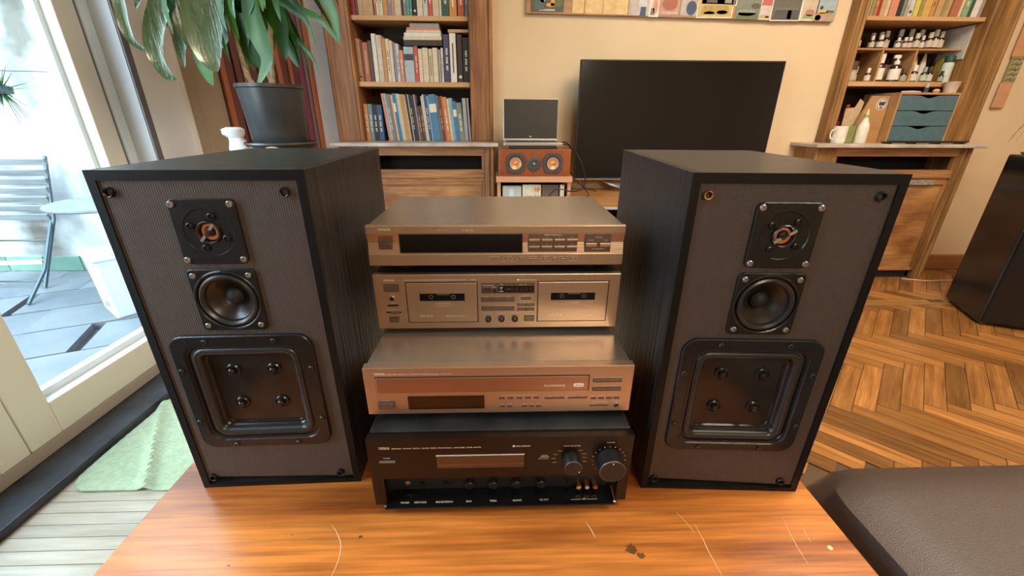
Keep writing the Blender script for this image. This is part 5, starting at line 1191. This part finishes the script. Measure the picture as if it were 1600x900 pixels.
# poster board
def board():
    X0, X1, Zl = .165, 2.062, 1.657; L_ = X1-X0; ang = math.atan2(.028, L_)
    t = thing('photo_board', (X0, 2.905, Zl), 'long wooden board of collaged photographs on the wall above the television', 'photo board')
    t.rotation_euler = (0, ang, 0)
    H = .42
    box('backing', 0, L_, 0, .022, 0, H, mat('board_wood', (.36, .19, .09), .5, col2=(.52, .30, .14), scale=4, stretch=(1, 6, 6)), t, bevel=.002)
    k = L_/480.0     # one photographed millimetre-ish unit
    def pic(a, b, z0, parts, base, tilt=0, border=None):
        w = (b-a)*k
        o = MB().box(0, w, -.002, 0, 0, .30-z0).build('photograph', cmat(border or base), t, loc=(a*k, -.0005, z0), rot=(0, tilt, 0))
        m_ = .006 if border else 0
        if border: MB().box(m_, w-m_, -.0026, -.002, m_, .30-z0-m_).build('picture', cmat(base), o)
        for (kind, x, z, sx, sz, c) in parts:
            q = MB(); y = -.003
            if kind == 'e': q.add([(x*w+sx*w/2*math.cos(a_*PI/8), y, z+sz/2*math.sin(a_*PI/8)) for a_ in range(16)], [tuple(range(16))])
            else: q.add([(x*w-sx*w/2, y, z), (x*w+sx*w/2, y, z), (x*w+sx*w/2*.9, y, z+sz), (x*w-sx*w/2*.8, y, z+sz)], [(0, 1, 2, 3)])
            q.build('picture_detail', cmat(c), o)
    O = (.75, .35, .06)
    pic(7, 57, .010, [('r', .25, .01, .3, .10, (.10, .14, .12)), ('e', .60, .035, .30, .02, O), ('r', .66, .03, .12, .12, O), ('e', .35, .08, .22, .07, (.45, .45, .38)), ('e', .85, .05, .2, .05, (.12, .18, .06)), ('r', .5, .005, .5, .008, (.5, .55, .55))], (.10, .10, .07), 0)
    pic(70, 155, .006, [('r', .22, .0, .02, .15, (.45, .22, .08)), ('r', .55, .0, .015, .15, (.50, .28, .10)), ('e', .78, .05, .25, .05, (.70, .46, .20))], (.74, .52, .24), 0)
    pic(157, 188, .004, [('r', .70, .0, .30, .045, (.05, .08, .16)), ('r', .65, .045, .4, .06, (.60, .60, .62)), ('r', .1, .0, .15, .05, (.5, .4, .36))], (.52, .46, .43), 0)
    pic(188, 203, -.001, [('e', .6, .06, .5, .09, (.62, .28, .20)), ('r', .35, .01, .4, .035, (.2, .16, .14))], (.70, .58, .48), .0, (.80, .76, .66))
    pic(204, 234, .009, [('e', .5, .06, .8, .07, (.40, .12, .08)), ('r', .5, .012, .9, .003, (.75, .7, .6))], (.50, .30, .24), 0)
    pic(236, 262, .010, [('e', .65, .04, .60, .075, (.045, .075, .13)), ('r', .15, .02, .15, .09, (.5, .48, .45))], (.45, .42, .38), 0)
    pic(262, 318, .000, [('r', .5, .02, .8, .045, (.42, .30, .08)), ('e', .35, .025, .3, .02, (.52, .42, .22)), ('e', .7, .03, .3, .02, (.40, .28, .12))], (.56, .42, .16), -.02, (.82, .76, .62))
    pic(266, 322, .068, [('r', .3, .012, .3, .04, (.1, .09, .08)), ('r', .75, .012, .2, .04, (.3, .28, .25))], (.16, .13, .11), 0, (.78, .74, .66))
    pic(322, 360, .000, [('r', .5, .0, .9, .035, (.13, .17, .09)), ('e', .45, .035, .8, .035, (.30, .30, .24)), ('e', .8, .07, .4, .03, (.10, .10, .08))], (.20, .22, .17), 0)
    pic(360, 378, .000, [('r', .5, .01, .9, .015, (.55, .36, .10)), ('r', .7, .012, .3, .008, (.1, .08, .06)), ('r', .5, .075, .9, .03, (.50, .12, .10))], (.60, .52, .46), 0)
    pic(378, 425, -.004, [('r', .5, .006, .85, .05, (.085, .085, .08)), ('r', .62, .01, .14, .045, (.35, .42, .40)), ('r', .5, .055, .85, .015, (.16, .15, .12))], (.13, .12, .10), -.02, (.82, .78, .68))
    pic(425, 450, .002, [('r', .5, .012, .7, .02, (.25, .36, .16)), ('e', .55, .042, .6, .035, (.48, .22, .12))], (.55, .45, .34), 0, (.76, .70, .56))
    pic(446, 478, .002, [('r', .5, .0, .95, .045, (.42, .30, .23)), ('e', .22, .018, .3, .03, (.07, .055, .04)), ('e', .40, .050, .5, .022, (.62, .50, .08)), ('e', .30, .070, .16, .02, (.05, .04, .04)), ('r', .75, .045, .4, .012, (.10, .13, .09))], (.33, .42, .48), 0)
board()

# wall scroll right
t = thing('wall_scroll', (3.345, 2.915, 1.15), 'narrow hanging wall scroll with salmon ends right of the right bookcase', 'wall hanging')
MB().box(-.045, .040, -.006, .004, 0.0, .155).build('lower_panel', M['salmon'], t, bevel=.004)
MB().box(-.037, .042, -.004, .004, .1555, .300).build('patterned_panel', cmat((.30, .27, .14)), t)
MB().box(-.048, .045, -.006, .004, .3005, .52).build('upper_panel', M['salmon'], t, bevel=.004)
for k in range(9):
    MB().tube(smooth_path([(-.03, -.006, .165+k*.015), (.0, -.006, .172+k*.015), (.015, -.006, .164+k*.015), (.034, -.006, .176+k*.015)], 3), .0018, n=4).build('painted_stroke', cmat((.62, .55, .38) if k % 2 else (.10, .12, .06)), t)

# floor standing speaker at far right
def floorspeaker():
    a = Vector((2.71, 2.0)); b = Vector((2.88, 2.352)); ang = math.atan2(b.y-a.y, b.x-a.x)-PI/2
    t = thing('floor_speaker', (2.71, 2.0, 0), 'large glossy black floor speaker at the right edge of the room', 'speaker', ang)
    w, d, h = .38, .39, .90
    MB().box(0, w, 0, d, .012, h).build('cabinet', M['bigblk'], t, bevel=.012, seg=3)
    MB().add([(.01, -.012, .03), (w-.01, -.012, .03), (w-.01, -.012, .58), (.01, -.012, .58), (.01, .002, .02), (w-.01, .002, .02), (w-.01, .002, .60), (.01, .002, .60)], [(0, 1, 2, 3), (4, 7, 6, 5), (0, 4, 5, 1), (1, 5, 6, 2), (2, 6, 7, 3), (3, 7, 4, 0)]).build('front_board', M['plastic'], t, bevel=.004)
    for z, r in ((.40, .11), (.15, .0)):
        if r:
            f = MB().lathe([(r, 0), (r, -.006), (r-.012, -.010), (r-.018, -.004)], c=(w/2, -.013, z), axis='Y', n=40, cap0=False, cap1=False).build('chrome_ring', M['chrome'], t)
            MB().lathe([(r-.018, -.004), (r-.04, .0), (.03, .008), (.0001, .004)], c=(w/2, -.013, z), axis='Y', n=40, cap0=False).build('cone', M['cone'], f)
    for x in (.03, w-.03):
        for y in (.03, d-.03): MB().cyl((x, y, 0), (x, y, .013), .012, n=10).build('foot', M['screw'], t)
    # tray + spider plant on top
    p = thing('wooden_tray', (3.10, 2.42, .9), 'small wooden plate on top of the large black speaker', 'tray', ang)
    p.location = (2.99, 2.25, h+.0006)
    MB().lathe([(.0001, 0), (.10, 0), (.11, .012), (.10, .012), (.09, .005), (.0001, .005)], n=28, cap0=False, cap1=False).build('plate', M['boxw'], p)
    q = thing('spider_plant', (p.location.x+.0, p.location.y, h+.0062), 'spider plant with thin drooping leaves on the far right speaker', 'plant')
    MB().lathe([(.0001, 0), (.05, 0), (.065, .10), (.068, .10), (.068, .115), (.060, .115), (.055, .095), (.0001, .095)], n=24, cap0=False, cap1=False).build('pot', cmat((.42, .18, .09)), q)
    rr = random.Random(5)
    for k in range(22):
        an = rr.uniform(0, 2*PI); R = rr.uniform(.10, .20); up = rr.uniform(.03, .14)
        P = smooth_path([(0, 0, .10), (R*.4*math.cos(an), R*.4*math.sin(an), .11+up), (R*.8*math.cos(an), R*.8*math.sin(an), .09+up*.6), (R*math.cos(an), R*math.sin(an), .03+up*.2)], 5)
        leaf_strip(P, .006, M['leaf'], q, an)
def leaf_strip(P, w, m, parent, an=0, name='leaf', fold=.25, side=None):
    n = len(P); vs = []; fs = []
    prev = None
    for i, p in enumerate(P):
        u = i/(n-1); d = (P[min(i+1, n-1)]-P[max(i-1, 0)]).normalized()
        sd = side if side else Vector((-math.sin(an), math.cos(an), 0))
        s_ = (sd-d*sd.dot(d)).normalized(); nr = d.cross(s_)
        ww = w*(math.sin(PI*min(1, u*.93+.07)**.75))**.8*.5+.0006
        vs += [p-s_*ww+nr*ww*fold, p, p+s_*ww+nr*ww*fold]
    for i in range(n-1):
        a = 3*i; fs += [(a, a+1, a+4, a+3), (a+1, a+2, a+5, a+4)]
    return MB().add(vs, fs, True).build(name, m, parent)
floorspeaker()
tag(MB().tube(smooth_path([(2.92, 2.70, .006), (3.0, 2.67, .006), (3.08, 2.65, .006), (3.2, 2.66, .006), (3.30, 2.64, .006), (3.33, 2.50, .006)]), .005, n=6).build('floor_cable', M['cablew']), 'pale pink speaker cable running along the floor by the baseboard', 'cable')

# ================================================================== CORNER DOOR (wine red) + PLANT
def corner_door():
    a = Vector((-1.405, 2.36)); b = Vector((-1.165, 2.95)); L_ = (b-a).length; ang = math.atan2(b.y-a.y, b.x-a.x)
    d = thing('door_4', (a.x, a.y, 0), 'wine red panelled wooden door standing across the corner', 'door', ang); del d['category']; d['kind'] = 'structure'
    box('leaf_board', 0, L_, 0.004, .03, 0.01, 2.45, M['wine'], d)
    segs = [(0, .030, 'wine2', .012), (.034, .075, 'wine', .006), (.080, .115, 'wine', .012), (.120, .160, 'wine2', .016), (.165, .215, 'wine', .006), (.22, .26, 'wine', .012), (.265, .29, 'wine2', .014), (.295, .335, 'wine', .006), (.34, .37, 'wine2', .014), (.375, .42, 'wine', .008),
            (.425, .45, 'wine2', .014), (.455, .50, 'wine', .006)]
    for x0, x1, m, h in segs: box('moulded_batten', x0, x1, -h, .0038, .012, 2.448, M[m], d, bevel=.003)
    box('moulded_batten', .505, .545, -.005, .0038, .012, 2.448, mat('magenta_paint', (.20, .05, .10), .5), d, bevel=.003)
    box('moulded_batten', .55, .575, -.008, .0038, .012, 2.448, mat('purple_grey', (.20, .14, .15), .5), d, bevel=.003)
    box('door_post', .58, L_, -.014, .03, .0, 2.45, M['wine2'], d, bevel=.004)
corner_door()

def plant():
    s = thing('plant_stool', (-.86, 1.76, 0), 'dark wooden stool holding the potted plant and shells', 'stool')
    MB().lathe([(.0001, .925), (.215, .925), (.225, .935), (.215, .948), (.0001, .948)], n=32, cap0=False, cap1=False).build('seat', M['wood'], s)
    for k in range(4):
        a = PI/4+k*PI/2; MB().cyl((.20*math.cos(a), .20*math.sin(a), 0), (.15*math.cos(a), .15*math.sin(a), .926), .016, .014).build('leg', M['wood'], s)
    z0 = .9484
    c = (-.866, 1.75)
    p = thing('potted_dracaena', (c[0], c[1], z0), 'tall green dracaena with drooping leaves in a black plastic pot', 'plant')
    MB().lathe([(.0001, 0), (.104, 0), (.126, .030), (.131, .032), (.127, .038), (.102, .010), (.0001, .008)], n=40, cap0=False, cap1=False).build('saucer', M['pot'], p)
    MB().lathe([(.0001, .0105), (.088, .0105), (.095, .02), (.114, .225), (.119, .228), (.119, .240), (.114, .240), (.110, .222), (.0001, .20)], n=44, cap0=False, cap1=False).build('pot', M['pot'], p)
    MB().lathe([(.0001, .206), (.1095, .206), (.1095, .200), (.0001, .200)], n=30, cap0=False, cap1=False).build('soil', M['soil'], p)
    O = Vector((c[0], c[1], z0))
    st = [[(-.90, 1.76, 1.155), (-.943, 1.76, 1.21), (-.955, 1.76, 1.29), (-.965, 1.76, 1.36), (-.98, 1.76, 1.47), (-.98, 1.75, 1.75)], [(-.865, 1.76, 1.155), (-.850, 1.76, 1.25), (-.835, 1.76, 1.34), (-.815, 1.76, 1.48), (-.80, 1.76, 1.85)], [(-.875, 1.80, 1.155), (-.90, 1.82, 1.25), (-.925, 1.84, 1.35), (-.92, 1.82, 1.62)]]
    for q in st:
        P = [Vector(v)-O for v in smooth_path(q, 8)]
        MB().tube(P, [.0085+.0012*math.sin(i*2.2) for i in range(len(P))], n=10).build('cane', M['stem'], p)
    LV = LEAVES
    for kind, w, pts in LV:
        P = [v-O for v in smooth_path(pts, 6)]
        m = {'silver': M['leafs'], 'green': M['leaf'], 'dark': M['leafd']}[kind]
        leaf_strip(P, w*.78, m, p, side=Vector((1, .35 if kind == 'silver' else -.2, 0)), fold=.22)
    rr = random.Random(9)
    for cx, cy, cz in ((-1.0, 1.72, 1.50), (-.80, 1.74, 1.50), (-.92, 1.84, 1.48), (-.70, 1.76, 1.54)):
        for k in range(9):
            an = rr.uniform(0, 2*PI); R = rr.uniform(.10, .20); dr = rr.uniform(.06, .20)
            b0 = Vector((cx+rr.uniform(-.04, .04), cy, cz+rr.uniform(-.05, .10)))-O
            P = smooth_path([b0, b0+Vector((R*.5*math.cos(an), R*.5*math.sin(an), .06)), b0+Vector((R*.9*math.cos(an), R*.9*math.sin(an), -dr*.35)), b0+Vector((R*1.0*math.cos(an)+.01, R*1.0*math.sin(an), -dr))], 5)
            leaf_strip(P, rr.uniform(.028, .052), M['leaf'] if cx > -.95 or k % 3 else M['leafs'], p, an, fold=.35)
    # upper crowns above the frame
    rr = random.Random(2)
    for cx, cy, cz in ((-.98, 1.75, 1.75), (-.80, 1.76, 1.85), (-.92, 1.82, 1.62)):
        for k in range(16):
            an = rr.uniform(0, 2*PI); R = rr.uniform(.18, .34); up = rr.uniform(.03, .22)
            b0 = Vector((cx, cy, cz+rr.uniform(-.12, .02)))-O
            P = smooth_path([b0, b0+Vector((R*.45*math.cos(an), R*.45*math.sin(an), up)), b0+Vector((R*.85*math.cos(an), R*.85*math.sin(an), up*.7)), b0+Vector((R*1.05*math.cos(an), R*1.05*math.sin(an), up*.2-.10))], 5)
            leaf_strip(P, rr.uniform(.05, .08), M['leaf'], p, an)
    # shells and white ornament on the stool
    o = thing('flat_shell', (-.823, 1.585, z0), 'flat orange shell before the plant pot', 'shell')
    MB().lathe([(.0001, 0), (.035, .004), (.044, .014), (.030, .022), (.012, .028), (.0001, .030)], n=20, cap0=False).build('shell', cmat((.62, .38, .24)), o)
    o = thing('round_shell', (-.897, 1.585, z0), 'small round yellowish shell before the plant pot', 'shell')
    MB().lathe([(.0001, 0), (.014, .003), (.018, .013), (.012, .024), (.0001, .028)], n=16, cap0=False).build('shell', cmat((.42, .38, .14)), o)
    o = thing('side_table', (-1.16, 1.98, 0), 'narrow white pedestal behind the loudspeaker by the corner door', 'pedestal')
    MB().lathe([(.0001, 0), (.09, 0), (.03, .02), (.025, .90), (.09, .915), (.09, .93), (.0001, .93)], n=24, cap0=False, cap1=False).build('column', M['whitep'], o)
    o = thing('white_figurine', (-1.152, 1.95, .9305), 'small white ceramic figurine left of the plant pot', 'figurine')
    MB().loft([[(r*math.cos(2*PI*j/16)+ox, r*.7*math.sin(2*PI*j/16), z) for j in range(16)] for r, z, ox in ((.040, 0, 0), (.044, .015, 0), (.036, .045, 0), (.030, .06, -.006), (.046, .075, -.012), (.048, .095, -.012), (.030, .104, -.008))], True, True).build('body', cmat((.74, .74, .74)), o)
LEAVES = [
('silver',0.043,[(-1.233,1.620,1.493),(-1.231,1.620,1.425),(-1.237,1.620,1.358),(-1.225,1.620,1.306),(-1.178,1.620,1.273)]),
('silver',0.071,[(-1.030,1.600,1.523),(-1.085,1.600,1.422),(-1.134,1.600,1.333),(-1.149,1.600,1.269),(-1.129,1.600,1.206),(-1.101,1.600,1.192)]),
('silver',0.084,[(-1.056,1.660,1.540),(-1.068,1.660,1.453),(-1.068,1.660,1.363),(-1.039,1.660,1.287),(-0.996,1.660,1.236)]),
('silver',0.151,[(-0.930,1.640,1.552),(-0.967,1.640,1.450),(-0.995,1.640,1.350),(-0.997,1.640,1.265),(-0.983,1.640,1.222)]),
('green',0.146,[(-0.921,1.700,1.553),(-0.976,1.700,1.427),(-1.030,1.700,1.331),(-1.053,1.700,1.252),(-1.047,1.700,1.181)]),
('silver',0.058,[(-1.112,1.780,1.481),(-1.155,1.780,1.383),(-1.181,1.780,1.312),(-1.186,1.780,1.246)]),
('silver',0.030,[(-1.183,1.700,1.532),(-1.212,1.700,1.470),(-1.243,1.700,1.417)]),
('green',0.064,[(-0.783,1.660,1.543),(-0.801,1.660,1.483),(-0.828,1.660,1.438),(-0.847,1.660,1.394)]),
('green',0.094,[(-0.828,1.660,1.473),(-0.830,1.660,1.393),(-0.820,1.660,1.327),(-0.813,1.660,1.259),(-0.867,1.660,1.178)]),
('green',0.107,[(-0.828,1.720,1.506),(-0.790,1.720,1.433),(-0.771,1.720,1.366),(-0.776,1.720,1.266)]),
('green',0.035,[(-0.783,1.700,1.466),(-0.716,1.700,1.426),(-0.673,1.700,1.388),(-0.657,1.700,1.317)]),
('green',0.030,[(-0.728,1.680,1.479),(-0.680,1.680,1.422),(-0.616,1.680,1.389),(-0.572,1.680,1.336),(-0.554,1.680,1.313)]),
('green',0.054,[(-0.612,1.660,1.511),(-0.581,1.660,1.450),(-0.560,1.660,1.395),(-0.555,1.660,1.318)]),
('green',0.023,[(-0.768,1.740,1.370),(-0.724,1.740,1.330),(-0.689,1.740,1.283),(-0.669,1.740,1.223)]),
('green',0.043,[(-0.792,1.800,1.359),(-0.767,1.800,1.318),(-0.771,1.800,1.251)]),
('green',0.053,[(-0.809,1.800,1.369),(-0.791,1.800,1.317),(-0.768,1.800,1.251)]),
('dark',0.070,[(-1.023,1.820,1.491),(-1.007,1.820,1.448),(-0.963,1.820,1.436),(-0.950,1.820,1.412)]),
('dark',0.070,[(-0.960,1.820,1.511),(-0.950,1.820,1.432),(-0.948,1.820,1.382),(-0.955,1.820,1.325)]),
('green',0.059,[(-0.964,1.820,1.432),(-0.942,1.820,1.329),(-0.930,1.820,1.276),(-0.917,1.820,1.239)]),
('green',0.052,[(-0.926,1.760,1.421),(-0.936,1.760,1.351),(-0.937,1.760,1.290),(-0.916,1.760,1.238)]),
('dark',0.083,[(-1.030,1.860,1.470),(-1.050,1.860,1.429),(-1.044,1.860,1.398),(-0.994,1.860,1.460)]),
('silver',0.041,[(-0.983,1.720,1.504),(-0.985,1.720,1.440),(-0.991,1.720,1.393),(-1.011,1.720,1.370)]),
('green',0.059,[(-0.828,1.820,1.434),(-0.860,1.820,1.351),(-0.879,1.820,1.287),(-0.875,1.820,1.239)]),
('green',0.042,[(-1.018,1.780,1.374),(-1.009,1.780,1.344),(-1.029,1.780,1.313)]),
('dark',0.067,[(-0.950,1.880,1.402),(-1.000,1.880,1.327),(-0.991,1.880,1.262)]),
('green',0.072,[(-0.786,1.860,1.562),(-0.777,1.860,1.493),(-0.769,1.860,1.446)]),
]
LEAVES = [(k, w, [Vector(q) for q in P]) for k, w, P in LEAVES]
plant()

# ceiling lamp body
t = thing('ceiling_lamp', (1.8, 0.8, 2.86), 'square warm ceiling lamp', 'lamp')
box('housing', -.77, .77, -.77, .77, .012, .13, M['whitep'], t, bevel=.005)
